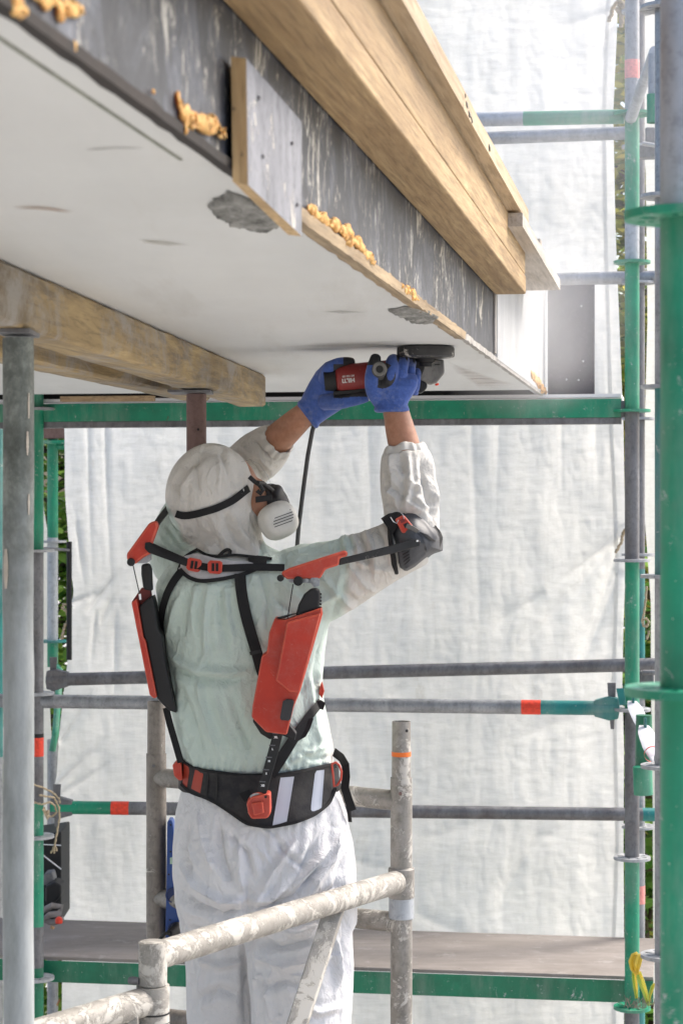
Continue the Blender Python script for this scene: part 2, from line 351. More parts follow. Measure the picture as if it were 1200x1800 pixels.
def remesh(mb, voxel, smooth=4, fac=.5):
    me = bpy.data.meshes.new('tmp'); me.from_pydata([tuple(v) for v in mb.v], [], mb.f)
    bm = bmesh.new(); bm.from_mesh(me); bmesh.ops.recalc_face_normals(bm, faces=bm.faces); bm.to_mesh(me); bm.free()
    o = bpy.data.objects.new('tmp', me); COL.objects.link(o)
    r = o.modifiers.new('r', 'REMESH'); r.mode = 'VOXEL'; r.voxel_size = voxel
    if smooth: s = o.modifiers.new('s', 'SMOOTH'); s.iterations = smooth; s.factor = fac
    dg = bpy.context.evaluated_depsgraph_get(); out = bpy.data.meshes.new_from_object(o.evaluated_get(dg)); bpy.data.objects.remove(o); bpy.data.meshes.remove(me)
    return out
def rough(me, amp, freq, seed):
    for v in me.vertices:
        p = v.co*freq*.55 + Vector((seed*3.1, 0, 0)); v.co += v.normal*amp*(noise.noise(p) + .6*noise.noise(p*2.3) + .3*noise.noise(p*5))
def fpt(px, py, dz=0.0, lift=.004):        # a point of the photograph on the fascia's face
    k_ = (px-600.0)/F; u = US+lift          # X/Y = k_ on the plane u
    w = (u*BC + k_*u*BS)/(k_*BC - BS) if abs(k_*BC-BS) > 1e-6 else 3
    Y = -u*BS + w*BC; return Vector((k_*Y, Y, CZ + (HY-py)/F*Y))
for path, r, n_, sd_ in (([(312,172),(322,200),(345,214),(375,222),(396,238)], .013, 60, 1), ([(60,-8),(95,4),(118,14),(146,20)], .010, 60, 2), ([(20,4),(44,16)], .009, 20, 3),
                       ([(131,78),(134,86)], .005, 4, 4), ([(541,366),(575,390),(610,412),(640,440),(656,462)], .014, 90, 5), ([(705,503),(722,514),(735,528)], .010, 26, 6),
                       ([(932,655),(940,668),(950,682),(958,690)], .020, 50, 7), ([(268,158),(272,163)], .003, 3, 8), ([(480,205),(484,212)], .003, 3, 9)):
    pts = [fpt(a, b) for a, b in path]
    me = remesh(blobs(pts, r, n_, sd_), max(.0016, r*.14), 2); rough(me, r*.5, .9/r, sd_); link('foam_bead', me, foamm.m, slab, smooth=180)
# crumbled mortar patches let into the soffit
def spt(px, py, dz=0.0):                   # a point of the photograph on the soffit
    Y = F*(ZS+dz)/(HY-py); return Vector(((px-600)/F*Y, Y, CZ+ZS+dz))
k = NT('crumbled grey mortar'); n = k.noise(25, 9, .75, k.map(scale=(1,.5,1))); k.set('Base Color', k.ramp(n, [(.34,(.05,.05,.045)),(.48,(.22,.22,.205)),(.66,(.46,.45,.43))])); k.set('Roughness',.9); k.bump(n, .9, .012); mort = k.m
for poly, sd_ in (([(371,363),(380,350),(398,333),(412,338),(440,352),(470,366),(492,384),(486,398),(470,402),(440,402),(415,398),(395,390),(380,378)], 1),
                  ([(680,546),(708,541),(722,538),(748,546),(768,557),(760,566),(738,567),(722,563),(705,557)], 2)):
    top = [spt(a+1.5*math.sin(a*3+b), b+1.5*math.cos(b*5), -.0015) for a, b in poly]
    c = sum(top, Vector())/len(top); dense = []
    for i in range(len(top)):
        a, b = top[i], top[(i+1) % len(top)]
        for q in range(5):
            p = a.lerp(b, q/5); dense.append(p + (p-c)*(.14*noise.noise(p*35)+.10*noise.noise(p*110)))
    vs = list(dense); fs = []; nn = len(dense)
    for r_, dz in ((.94, -.004), (.7, -.004), (.4, -.003)):
        for p in dense:
            q = c.lerp(p, r_); q.z += dz + .004*noise.noise(q*70); vs.append(q)
    vs.append(c + Vector((0,0,-.003)))
    for r_ in range(3):
        for i in range(nn): fs.append((r_*nn+i, r_*nn+(i+1)%nn, (r_+1)*nn+(i+1)%nn, (r_+1)*nn+i))
    for i in range(nn): fs.append((3*nn+i, 3*nn+(i+1)%nn, 4*nn))
    MB().add(vs, fs).build('mortar_patch', mort, slab, smooth=180)
# sanding smears left by the grinder on the soffit: thin plaster skims
for col, poly in (((.36,.24,.17), [(20,362),(60,360),(100,364),(133,371),(125,376),(95,372),(60,369),(25,368)]), ((.20,.20,.19), [(148,261),(200,258),(255,259),(256,262),(200,262),(150,266)]), ((.30,.28,.22), [(240,420),(300,424),(340,432),(300,434),(250,428)]), ((.30,.29,.26), [(560,548),(600,545),(650,549),(600,552)]), ((.46,.40,.36), [(782,632),(800,640),(880,668),(905,676),(870,684),(840,682),(828,672),(800,655)]), ((.33,.31,.28), [(500,609),(560,602),(700,598),(740,602),(740,606),(640,614),(560,618),(500,618)])):
    k = NT('sanded band'); n = k.noise(14, 7, .7, k.map(scale=(.3,1,1)))
    tr = k.n.new('ShaderNodeBsdfTransparent'); mx = k.n.new('ShaderNodeMixShader'); k.set('Base Color', col); k.set('Roughness', .8)
    # soft edge from the distance to the patch's own centre line
    sep = k.n.new('ShaderNodeUVMap'); sx = k.n.new('ShaderNodeSeparateXYZ'); k.l.new(sep.outputs[0], sx.inputs[0])
    fad = k.math('MULTIPLY', k.math('MULTIPLY', sx.outputs[0], k.ramp(n, [(.35, .25), (.65, 1)])), .5)
    k.l.new(fad, mx.inputs[0]); k.l.new(tr.outputs[0], mx.inputs[1]); k.l.new(k.p.outputs[0], mx.inputs[2]); k.l.new(mx.outputs[0], k.out.inputs[0])
    pts = [spt(a, b, -.0012) for a, b in poly]; c = sum(pts, Vector())/len(pts)
    vs = pts + [c.lerp(p, .5) for p in pts] + [c]; nn = len(pts)
    fs = [(i, (i+1)%nn, nn+(i+1)%nn, nn+i) for i in range(nn)] + [(nn+i, nn+(i+1)%nn, 2*nn) for i in range(nn)]
    o = MB().add(vs, fs).build('sanding_mark', k.m, slab, smooth=0, fix=False)
    uv = o.data.uv_layers.new(name='UVMap')
    for lp in o.data.loops: uv.data[lp.index].uv = ((0.0 if lp.vertex_index < nn else 1.0), 0)
MB().box(B(-.497, -1, ZS-.0012), RT*.0035, DP*2.95, UP*.002).build('board_joint', galv('greenish joint line', (.12,.13,.10), (.30,.31,.26), metal=0, rough=.9), slab, smooth=0)
# dark joint at the far edge of the soffit
MB().box(B(-5, WE-.02, ZS-.006), RT*(5+US-.03), DP*.04, UP*.034).build('end_joint', M['black'], slab, smooth=0)

# outer beam, planks, block, dark panel
tag(MB().box(B(-.456, -2.5, .4995), RT*.0775, DP*7.46, UP*.0455).box(B(-.456, -2.5, .5465), RT*.0765, DP*7.45, UP*.088).build('formwork_beam', M['timber'], bevel=.0035), 'thick yellow formwork beam running along the slab edge', 'beam')
def plank_mb(u0, u1, w0, w1, z0, z1, seed, chip=.004, n=60):
    mb = MB(); vs = []; fs = []
    for i in range(n+1):
        w = w0+(w1-w0)*i/n; e = chip*noise.noise(Vector((w*9, seed, 0))) + chip*.8*max(0, noise.noise(Vector((w*33, seed, 3))))
        for (u, z) in ((u0, z0), (u1, z0+.3*e), (u1-.3*abs(e), (z0+z1)/2), (u1-abs(e)*.5, z1-.002+e), (u0, z1)): vs.append(B(u, w, z))
    for i in range(n):
        for q in range(5): a = i*5+q; b = i*5+(q+1)%5; fs.append((a, b, b+5, a+5))
    fs.append(tuple(range(5))[::-1]); fs.append(tuple(n*5+q for q in range(5)))
    return mb.add(vs, fs)
tag(plank_mb(-.52, -.352, -2.5, 4.70, .636, .672, 1.0).build('edge_plank', M['plank'], smooth=25), 'rough weathered plank lying on top of the yellow beam', 'plank')
tag(plank_mb(-.52, -.347, 4.45, 5.86, .600, .632, 5.0, .002).build('edge_plank', M['whiteplank'], smooth=25), 'dust-whitened plank end jutting out beyond the yellow beam', 'plank')
tag(remesh and MB().cbox(at(944, 431, 5.4), RT*.02, DP*.05, UP*.03).build('wood_offcut', M['whiteplank'], bevel=.003), 'tiny pale wood offcut on the dust-whitened plank end', 'offcut')
# concrete lumps stuck to the plank edge
cl = thing('concrete_lump', 'grey lump of dried concrete stuck on the weathered plank edge', 'lump', at(825, 195, 3.3))
for a, b, r in ((822, 188, .006), (826,202,.007), (830,212,.005), (858,252,.005), (861,262,.006), (819,170,.004)):
    link('clod', remesh(blobs([at(a-3,b-8,3.28 if a<840 else 3.72), at(a,b+4,3.28 if a<840 else 3.72)], r, 6, a), .0015, 1), mort, cl, smooth=180)
bw = wood('fresh cut board edge', (.48,.31,.14), (.70,.51,.28), (1.5708,0,0), stain=.15, stain_col=(.3,.2,.1), seed=1)
bf = galv('cement coated board face', (.10,.105,.12), (.27,.275,.30), metal=0, rough=.75, seed=8, splat=.1)
mb = MB(); w0, w1 = 1.992, 2.285; un, uo = -.4515, -.4355
P_ = lambda u, w, z: B(u, w, z)
vs = [P_(un,w0,.321),P_(uo,w0,.317),P_(uo,w1,.302),P_(un,w1,.304),P_(un,w0-.008,.4475),P_(uo,w0-.008,.445),P_(uo,w1,.436),P_(un,w1,.436)]
mb.add(vs, [(0,1,5,4)], 0).add(vs, [(0,3,2,1),(4,5,6,7),(2,3,7,6)], 0).add(vs, [(1,2,6,5),(3,0,4,7)], 1)
bd = mb.build('nailed_board', [bw, bf], bevel=0, smooth=0); tag(bd, 'short cement-greyed board nailed upright across the slab edge', 'board')
for px, py in ((453,172),(511,252),(460,275),(520,360)):
    k_ = (px-600)/F; w = (uo*BC + k_*uo*BS)/(k_*BC-BS); Y = -uo*BS+w*BC; p = Vector((k_*Y, Y, CZ+(HY-py)/F*Y))
    MB().lathe([(.0022,-.001),(.0022,.003),(.0008,.0035)], p, RT, 8).build('nail', M['galv_d'], bd)
k = NT('phenolic film faced plywood'); n = k.noise(5, 6, .6); c = k.ramp(n, [(.3,(.016,.014,.022)),(.7,(.035,.032,.045))])
c = k.mix(k.ramp(k.noise(28, 9, .8, dist=2.0), [(.63,0),(.66,.8)]), c, (.42,.40,.42)); c = k.mix(k.ramp(k.noise(150, 3, .6), [(.68,0),(.71,.7)]), c, (.35,.34,.36)); k.set('Base Color', c); k.set('Roughness', .7); k.set('Specular IOR Level', .2)
tag(MB().box(at(962,695,6.79), RT*.158, DP*.021, UP*.375).build('formwork_panel', k.m, bevel=.001), 'black film-faced plywood panel closing the far slab end', 'panel')
# beams and props carrying the soffit from below
def beam(p0, p1, width, h, name, label, mat, seed, side=-1):
    p0 = Vector(p0); p1 = Vector(p1); d = (p1-p0); L = d.length; d.normalize(); s = Vector((-d.y, d.x, 0)); N = 70; vs = []; fs = []
    for i in range(N+1):
        p = p0 + d*L*i/N; e = lambda q: .0022*noise.noise(Vector((i*.9, q, seed))) + .003*min(0, noise.noise(Vector((i*.35, q*3, seed+4))))
        r = .006
        for q, (aa, bb) in enumerate(((0,-r),(0,-h+r),(r,-h),(width-r,-h),(width,-h+r),(width,-r),(width-r,0),(r,0))):
            vs.append(p + s*(aa+e(q)) + UP*(bb+e(q+9)))
    for i in range(N):
        for q in range(8): a = i*8+q; b = i*8+(q+1)%8; fs.append((a, b, b+8, a+8))
    fs.append(tuple(range(8))); fs.append(tuple(N*8+q for q in range(8))[::-1])
    o = MB().add(vs, fs).build(name, mat, smooth=40); tag(o, label, 'beam', None); return o
d1 = Vector((.0987, 1, 0)).normalized()
e1 = Vector((-.2137, 5.58, CZ+ZS-.001)); beam(e1 - d1*4.2, e1, .08, .088, 'support_beam', 'cement-stained beam under the slab resting on two steel props', M['dirtybeam'], 1.0)
d2 = Vector((.155, 1, 0)).normalized(); e2 = Vector((-.349, 5.27, CZ+ZS-.001)); beam(e2 - d2*4.0, e2, .075, .087, 'support_beam', 'plainer wooden beam under the slab left of the stained one', M['dirtybeam'], 6.0)
pr = thing('steel_prop', 'thick grey steel prop with flaking plaster at the far left', 'prop', (-.502, 3.0, -1.9))
mb = MB(); N = 60
mb.tube([(-.4895+.0006*math.sin(i*.9), 3.02, -1.9+(CZ+.246-.008+1.9)*i/N) for i in range(N+1)], [.0235+.0009*noise.noise(Vector((i*.8,0,0))) for i in range(N+1)], 28)
mb.build('tube', M['prop'], pr, smooth=60); MB().cbox((-.4895, 3.02, CZ+.2455), (.05,0,0), (0,.10,0), (0,0,.007)).build('head_plate', M['galv_d'], pr, bevel=.001)
MB().cbox((-.4895, 3.02, -1.896), (.12,0,0), (0,.12,0), (0,0,.006)).build('base_plate', M['galv_d'], pr, bevel=.001)
pl = plain('dried plaster smear', (.50,.45,.39), .85)
for x0, y0, y1, wd in ((48,758,800,4),(50,868,905,3),(10,965,1035,9),(50,690,735,3)):
    vs = []; fs = []; N = 14
    for i in range(N+1):
        py = y0+(y1-y0)*i/N; w = wd*(.5+.5*math.sin(math.pi*min(1, (i+.4)/N)))*(1+.4*noise.noise(Vector((i*.7, x0, 0))))
        for q in (-1, -.3, .3, 1):
            px = x0+q*w/2; X = (px-600)/F*2.997; dx = max(-.0228, min(.0228, X+.4895)); Y = 3.02-math.sqrt(.0249**2-dx*dx)-.0008*(1-abs(q))
            vs.append(Vector((-.4895+dx, Y, CZ+(HY-py)/F*2.997)))
    for i in range(N):
        for q in range(3): a = i*4+q; fs.append((a, a+1, a+5, a+4))
    o = MB().add(vs, fs).build('plaster_smear', pl, pr, smooth=180)
pr2 = thing('steel_prop', 'reddish brown steel prop standing behind the hooded head', 'prop', (-.342, 4.70, -1.9))
MB().tube([(-.342,4.70,-1.9),(-.342,4.70,CZ+.238)], .0235, 28).build('tube', M['rustprop'], pr2)
MB().cbox((-.355,4.70,CZ+.2425), (.10,0,0), (0,.12,0), (0,0,.006)).build('head_plate', M['galv_d'], pr2, bevel=.001)
MB().cbox((-.342,4.70,-1.896), (.12,0,0), (0,.12,0), (0,0,.006)).build('base_plate', M['galv_d'], pr2, bevel=.001)
MB().lathe([(.003,0),(.003,.001)], (-.336,4.6762,CZ+(HY-755)/F*4.68), (0,-1,0), 10).build('pin_hole', M['black'], pr2)

# ---------------------------------------------------------------- sheeting
k = NT('woven white scaffold sheeting')
wv = k.noise(90, 5, .7, k.map(scale=(.12,1,1))); wh = k.noise(55, 4, .6, k.map(scale=(1,1,.16))); big = k.noise(2.0, 5, .55, k.map(scale=(1,1,.7)))
c = k.ramp(big, [(.35,(.73,.73,.715)),(.65,(.80,.80,.79))]); c = k.mix(k.ramp(wv, [(.35,.28),(.6,0)]), c, (.55,.55,.52)); c = k.mix(k.ramp(wh, [(.32,.16),(.5,0)]), c, (.5,.5,.47))
c = k.mix(k.ramp(k.noise(7, 8, .75, k.map(scale=(1,1,.3))), [(.62,0),(.72,.35)]), c, (.42,.38,.30))
df = k.n.new('ShaderNodeBsdfDiffuse'); tl = k.n.new('ShaderNodeBsdfTranslucent'); mx = k.n.new('ShaderNodeMixShader'); mx.inputs[0].default_value = .54
k.bump(wv, .35, .004, k.bump(wh, .25, .004)); bn = [n for n in k.n if n.bl_idname == 'ShaderNodeBump'][-1]
last = k.p.inputs['Normal'].links[0].from_socket
k.l.new(c, df.inputs[0]); k.l.new(c, tl.inputs[0]); k.l.new(last, df.inputs['Normal']); k.l.new(last, tl.inputs['Normal'])
k.l.new(df.outputs[0], mx.inputs[1]); k.l.new(tl.outputs[0], mx.inputs[2]); k.l.new(mx.outputs[0], k.out.inputs[0]); tarpm = k.m
k2 = NT('sheeting hem'); k2.set('Base Color', (.80,.79,.80)); k2.set('Roughness', .8)
hemm = k2.m
def interp(tab, y): return float(np.interp(y, [t[0] for t in tab], [t[1] for t in tab]))
def sheet(name, label, left, right, ytop, ybot, Y0, nx, ny, folds, seams=(), tilt=RT, grp=None, dirt=None):
    """left/right: (row, column) tables of the sheet's edges at its own distance; folds(px, py) -> outward displacement in metres"""
    A = at(interp(left, 900), 900, Y0); vs = []; fs = []
    # plane through A containing tilt and UP: depth as a function of px
    nrm = UP.cross(tilt)
    def hit(px, py):
        d = Vector(((px-600)/F, 1, (HY-py)/F)); t = nrm.dot(A - Vector((0,0,CZ)))/nrm.dot(d); return Vector((0,0,CZ)) + d*t
    for j in range(ny+1):
        py = ytop+(ybot-ytop)*j/ny; l = interp(left, py); r = interp(right, py)
        for i in range(nx+1):
            px = l+(r-l)*i/nx; p = hit(px, py); vs.append(p - nrm.normalized()*(-1 if nrm.y > 0 else 1)*folds(px, py)*-1)
    for j in range(ny):
        for i in range(nx): a = j*(nx+1)+i; fs.append((a, a+1, a+nx+2, a+nx+1))
    o = MB().add(vs, fs).build(name, tarpm, smooth=180, fix=False); tag(o, label, 'sheet', grp)
    for (tab, w) in seams:
        vs = []; fs = []; N = 160
        for j in range(N+1):
            py = ytop+(ybot-ytop)*j/N; x = interp(tab, py)
            for dx in (-w/2, w/2):
                p = hit(x+dx, py); vs.append(p + Vector((0,-1,0))*(.004) - nrm.normalized()*(-1 if nrm.y > 0 else 1)*folds(x+dx, py)*-1)
        for j in range(N): fs.append((2*j, 2*j+1, 2*j+3, 2*j+2))
        MB().add(vs, fs).build('hem_seam', tarpm, o, smooth=180, fix=False)
    return o
def g_(d, w): return math.exp(-(d/w)**2)
def seg_d(px, py, x0, y0, x1, y1):
    dx, dy = x1-x0, y1-y0; L = math.hypot(dx, dy); t = ((px-x0)*dx+(py-y0)*dy)/(L*L); tc = max(0, min(1, t))
    return math.hypot(px-x0-dx*tc, py-y0-dy*tc), tc
MF = [ # tension folds: x0,y0,x1,y1,width px,amplitude m
 (1098,935,960,1040,16,.020),(960,1040,850,1110,20,.016),(1098,935,1010,1190,14,.014),(1090,945,900,1160,24,.018),(1085,1010,1000,1230,15,.012),(1090,10,1040,130,14,.02),(1085,20,960,60,18,.016),
 (150,1080,215,1000,8,.018),(175,1100,205,1040,6,.012),(120,1060,190,1040,7,.016),(150,600,165,1060,8,.012),(182,600,196,1050,7,.014),(135,900,150,1040,7,.012),(205,1060,200,1300,8,.010),(170,1070,160,1180,8,.014),(110,1300,180,1190,10,.016),(100,1380,185,1300,12,.02),(100,1400,215,1330,10,.014),
 (660,1240,800,1150,24,.012),(720,1480,900,1430,30,.012),(870,1590,960,1440,18,.016),(900,1300,1080,1230,26,.010),(1000,560,1085,430,16,.012),(960,480,1070,330,20,.012),(900,650,1080,760,20,.008),
 (640,560,660,1130,14,.010),(820,560,845,1150,18,.012),(880,560,870,960,14,.010),(980,560,990,930,13,.010),(1040,560,1050,900,10,.008),(600,1500,760,1560,30,.01),(930,1490,1080,1400,22,.010),(720,1600,850,1660,20,.01)]
def rdg(x, y, z): return 1-2*abs(noise.noise(Vector((x, y, z))))
def mainfold(px, py):
    wx = 14*noise.noise(Vector((px*.006, py*.006, 1.0))); wy = 14*noise.noise(Vector((px*.006, py*.006, 9.0)))
    v = .008*noise.noise(Vector((px*.012, py*.0022, 2.0))) + .006*noise.noise(Vector((px*.035, py*.006, 5.0))) + .010*noise.noise(Vector((px*.006+py*.009, py*.004-px*.01, 8.0))) + .0022*noise.noise(Vector((px*.03, py*.11, 3.0)))
    v += .0028*rdg((px+wx)*.016, (py+wy)*.005, 4.0) + .0040*rdg((px+py*.8+wx)*.012, (py-px*.5+wy)*.005, 6.0) + .0022*rdg((px+wx)*.05, (py+wy)*.03, 7.0)
    for x0,y0,x1,y1,w,a in MF:
        if abs(px-(x0+x1)/2) > abs(x1-x0)/2+3*w or abs(py-(y0+y1)/2) > abs(y1-y0)/2+3*w: continue
        d, t = seg_d(px, py, x0, y0, x1, y1); v += .9*a*(g_(d, w*(.6+.6*t))+.5*g_(d, w*.3))*(1-.55*t)*min(1, (1-t)*3)*(1 if x0 > 1080 or x0 < 125 else min(1, t*4))
    return v
sheet('scaffold_sheet', 'wide white woven dust sheet hung behind the worker', [(-60,-260),(690,-260),(720,112),(760,114),(860,116),(960,123),(1040,130),(1100,124),(1180,118),(1300,104),(1390,98),(1410,106),(1480,107),(1640,109),(2200,112)],
      [(-60,1086),(0,1086),(200,1077),(400,1081),(750,1095),(985,1099),(1100,1095),(1200,1093),(1320,1096),(1470,1095),(1660,1096),(2200,1096)], -160, 2200, 8.15, 420, 560, mainfold,
      seams=[([(-160,1062),(0,1068),(200,1060),(400,1063),(750,1073),(985,1084),(1100,1080),(1200,1078),(1320,1080),(1470,1084),(1660,1077),(2200,1080)], 7)])
sheet('scaffold_sheet', 'narrow strip of second white sheet right of the far green post', [(-160,1112),(200,1120),(300,1134),(560,1137),(760,1132),(860,1128),(960,1136),(1060,1143),(1200,1143),(1400,1146),(2200,1150)], [(-160,1420),(2200,1420)], -160, 2200, 8.9, 60, 300,
      lambda px, py: .012*noise.noise(Vector((px*.03, py*.003, 12.0))) + .01*noise.noise(Vector((px*.02+py*.01, py*.01, 2.0))))
sheet('scaffold_sheet', 'pale narrow sheet glimpsed left of the green frame post', [(-160,-200),(2200,-200)], [(-160,4),(700,4),(1000,5),(2200,6)], 600, 2200, 9.2, 20, 200,
      lambda px, py: .01*noise.noise(Vector((px*.03, py*.003, 22.0))))
sheet('scaffold_sheet', 'small torn white sheet behind the left scaffold post', [(700,70),(850,70),(1000,71),(2200,74)], [(700,72),(820,73),(900,78),(1010,100),(1100,98),(1240,88),(1320,92),(1420,90),(1500,76),(2200,76)], 780, 1500, 9.6, 14, 100,
      lambda px, py: .01*noise.noise(Vector((px*.05, py*.01, 32.0))))
# ---------------------------------------------------------------- modular scaffold
def rosette(c, parent, mat, r=.0615):
    """a steel disc with eight holes, as one mesh"""
    c = Vector(c); t = .0045; n = 64; vs = []; fs = []
    def ring(rad, z, var=None):
        b = len(vs)
        for k_ in range(n):
            a = 2*math.pi*k_/n; vs.append(c + Vector((math.cos(a)*rad, math.sin(a)*rad, z)))
        return b
    # radial ladder: hub, hole inner, hole outer, rim ; faces left open where the holes are
    rr = [.022, .0315, .050, r]
    tp = [ring(q, t) for q in rr]; bt = [ring(q, -t) for q in rr]
    hole = lambda k_: (k_ % 8) in (2, 3, 4) if (k_//8) % 2 == 0 else (k_ % 8) in (3, 4)
    for k_ in range(n):
        k2 = (k_+1) % n
        for q in range(3):
            if q == 1 and hole(k_): continue
            fs.append((tp[q]+k_, tp[q+1]+k_, tp[q+1]+k2, tp[q]+k2)); fs.append((bt[q]+k2, bt[q+1]+k2, bt[q+1]+k_, bt[q]+k_))
        fs.append((tp[3]+k_, bt[3]+k_, bt[3]+k2, tp[3]+k2)); 
        if hole(k_):
            fs.append((tp[1]+k2, bt[1]+k2, bt[1]+k_, tp[1]+k_)); fs.append((tp[2]+k_, bt[2]+k_, bt[2]+k2, tp[2]+k2))
            if not hole(k_-1): fs.append((tp[1]+k_, bt[1]+k_, bt[2]+k_, tp[2]+k_))
            if not hole(k_+1): fs.append((tp[2]+k2, bt[2]+k2, bt[1]+k2, tp[1]+k2))
    return MB().add(vs, fs).build('rosette', mat, parent, smooth=30, fix=False)
def post(label, x, Y, segs, discs, labels=(), r=.02415, zbot=-1.9, grp='scaffold posts', dmat=None, collars=True, off=0.0):
    """segs: (row of the upper end, row of the lower end, material)"""
    X = (x-600)/F*Y; z = lambda py: CZ+(HY-py)/F*Y
    o = thing('scaffold_post', label, 'post', (X, Y, zbot), grp)
    mats = []; mb = MB()
    for a, b, m in segs:
        if m not in mats: mats.append(m)
        zb = zbot if b is None else z(b)
        N = max(2, int((z(a)-zb)/.05)); mb.tube([(X,Y,zb+(z(a)-zb)*i/N) for i in range(N+1)], r, 32, mats.index(m), cap=True)
    mb.build('tube', [M[m] for m in mats], o, smooth=50)
    for d in discs:
        py, m = d if isinstance(d, tuple) else (d, 'rosette')
        rosette((X, Y, z(py)), o, M[m])
    for py0, py1, m in labels:
        MB().tube([(X,Y,z(py1)),(X,Y,z(py0))], r+.0006, 32, cap=False).build('sticker', M[m], o)
    return o
post('green and grey scaffold post by the black plywood panel', 1110, 6.65, [(-160,196,'galv'),(196,385,'green2'),(385,459,'galv_l'),(459,722,'green'),(722,984,'galv_d'),(984,1247,'green'),(1247,1506,'galv_d'),(1506,1771,'green'),(1771,None,'galv_d')],
     [-62,(200,'green2'),(461,'green2'),(722,'green2'),985,1247,1508,(1771,'green2')], [(106,139,'pinklab')])
post('blurred close-up green post at the right edge of the photo', 1200, 2.10, [(-400,376,'galv_l'),(376,1216,'green'),(1216,None,'green2')], [(379,'green2'),(1215,'green2'),-455,2050])
post('grey scaffold post just left of the blurred close-up post', 1166, 5.26, [(-160,680,'galv'),(680,1013,'teal'),(1013,None,'galv')], [13,345,680,1013,1347,1680])
post('thin rear scaffold post with orange sticker, partly behind the green post', 1121, 7.37, [(-160,1000,'galv_d'),(1000,1210,'teal'),(1210,1690,'galv'),(1690,None,'teal')], [20,258,497,736,975,1215,1453,1690], [(1556,1588,'pinklab')])
post('left scaffold post with red sticker between props and sheet', 65, 6.98, [(-160,968,'green'),(968,1411,'galv_d'),(1411,1628,'green'),(1628,1700,'galv_d'),(1700,None,'green_deck')], [719,968,1219,1470,1719], [(1296,1329,'redlab'),(1289,1296,'black')])
post('slender green post standing before the shrubs at left', 93, 8.9, [(640,945,'green'),(945,1130,'galv_l'),(1130,1172,'green'),(1300,None,'galv')], [952,(1127,'teal')])
post('teal post sliver at the left edge behind the thick prop', -4, 8.2, [(700,1330,'teal'),(1330,None,'galv')], [(1000,'teal')])
# arched green frame and thin rail behind the left post
fr = thing('arched_scaffold', 'green arched frame top behind the left scaffold post', 'frame', at(93, 850, 8.9), None)
p = [at(93,800,8.9), at(94,790,8.9), at(98,785,8.9), at(104,783,8.9), at(140,783,8.9)]
MB().tube(p, .019, 16).build('bent_tube', M['green'], fr)
MB().cbox(at(90,777,8.85), RT*.22, DP*.05, UP*.016).build('ledge', M['green2'], fr, bevel=.002)
MB().cbox(at(92,762,8.85), RT*.16, DP*.05, UP*.045).build('bracket', M['rustprop'], fr, bevel=.002)
MB().cbox(at(84,757,8.9), RT*.3, DP*.04, UP*.03).build('cross_rail', M['green2'], fr, bevel=.002)
tag(MB().tube([at(100,1172,8.9), at(106,1180,8.4), at(98,1290,8.2), at(92,1320,8.2)], .014, 12).build('bent_brace', M['green']), 'bent green brace end peeking out left of the white sheet', 'brace')
tag(MB().tube([at(122,952,8.0), at(122,1160,8.0)], .011, 12).build('thin_bar', M['black']), 'thin dark upright bar along the left sheet edge', 'bar')
tag(MB().tube([at(50,962,7.5), at(122,967,8.0)], .006, 10).build('thin_bar', M['galv_d']), 'thin dark cross bar beside the left post disc', 'bar')
def wedge_head(p, d, parent, mat, wedge=True):
    """cast ledger end with its wedge, d points from the head into the tube"""
    p = Vector(p); d = Vector(d).normalized(); s = d.cross(UP).normalized()
    prof = [(.0, .030), (.012, .036), (.045, .030), (.075, .0245)]
    mb = MB()
    mb.prism([p+UP*.034+s*.02, p+UP*.040+d*.03+s*.02, p+UP*.027+d*.08+s*.02, p-UP*.027+d*.08+s*.02, p-UP*.040+d*.03+s*.02, p-UP*.034+s*.02, p-UP*.007-d*.004+s*.02, p+UP*.007-d*.004+s*.02], -s*.04)
    mb.build('ledger_head', mat, parent, bevel=.004)
    if wedge:
        q = p+d*.02
        MB().prism([q+UP*.085+s*.003-d*.012, q+UP*.085+s*.003+d*.017, q-UP*.07+s*.003+d*.006, q-UP*.07+s*.003-d*.006], -s*.006).build('wedge', M['galv_d'], parent, bevel=.001)
def ledger(label, p0, Y0, p1, Y1, segs, heads=(0,0), r=.02415, stick=(), cat='tube', name='scaffold_tube', hm='galv_d'):
    a = at(*p0, Y0); b = at(*p1, Y1); o = thing(name, label, cat, a.lerp(b, .5), 'horizontal scaffold tubes'); mats = []; mb = MB()
    def pt(px): # point on the tube for a photograph column
        lo, hi = 0.0, 1.0
        for _ in range(40):
            m = (lo+hi)/2; q = a.lerp(b, m)
            if proj(q)[0] < px: lo = m
            else: hi = m
        return a.lerp(b, (lo+hi)/2)
    xs = [p0[0]]+[s_[0] for s_ in segs[:-1]]+[p1[0]]
    for i, s_ in enumerate(segs):
        m = s_[1]; 
        if m not in mats: mats.append(m)
        q0, q1 = pt(xs[i]), pt(xs[i+1]); N = max(2, int((q1-q0).length/.06)); mb.tube([q0.lerp(q1, t/N) for t in range(N+1)], r, 28, mats.index(m))
    mb.build('tube', [M[m] for m in mats], o, smooth=50)
    for x0, x1, m in stick: MB().tube([pt(x0), pt(x1)], r+.0006, 28, cap=False).build('sticker', M[m], o)
    if heads[0]: wedge_head(a, b-a, o, M[hm])
    if heads[1]: wedge_head(b, a-b, o, M[hm])
    return o
ledger('grey handrail tube turning teal at its right coupling, hip height', (-60,1231), 7.03, (1086,1245), 6.66, [(950,'galv'),(0,'teal')], (0,1), stick=[(916,950,'redlab')], hm='teal')
ledger('upper grey tube crossing behind the back with dark left coupling', (84,1195), 7.5, (1152,1168), 7.30, [(0,'galv_d')], (1,0))
ledger('low tube, green then grey, with red sticker at left', (90,1419), 7.3, (1152,1432), 7.30, [(195,'green'),(1128,'galv_d'),(0,'teal')], (1,0), stick=[(196,227,'redlab')])
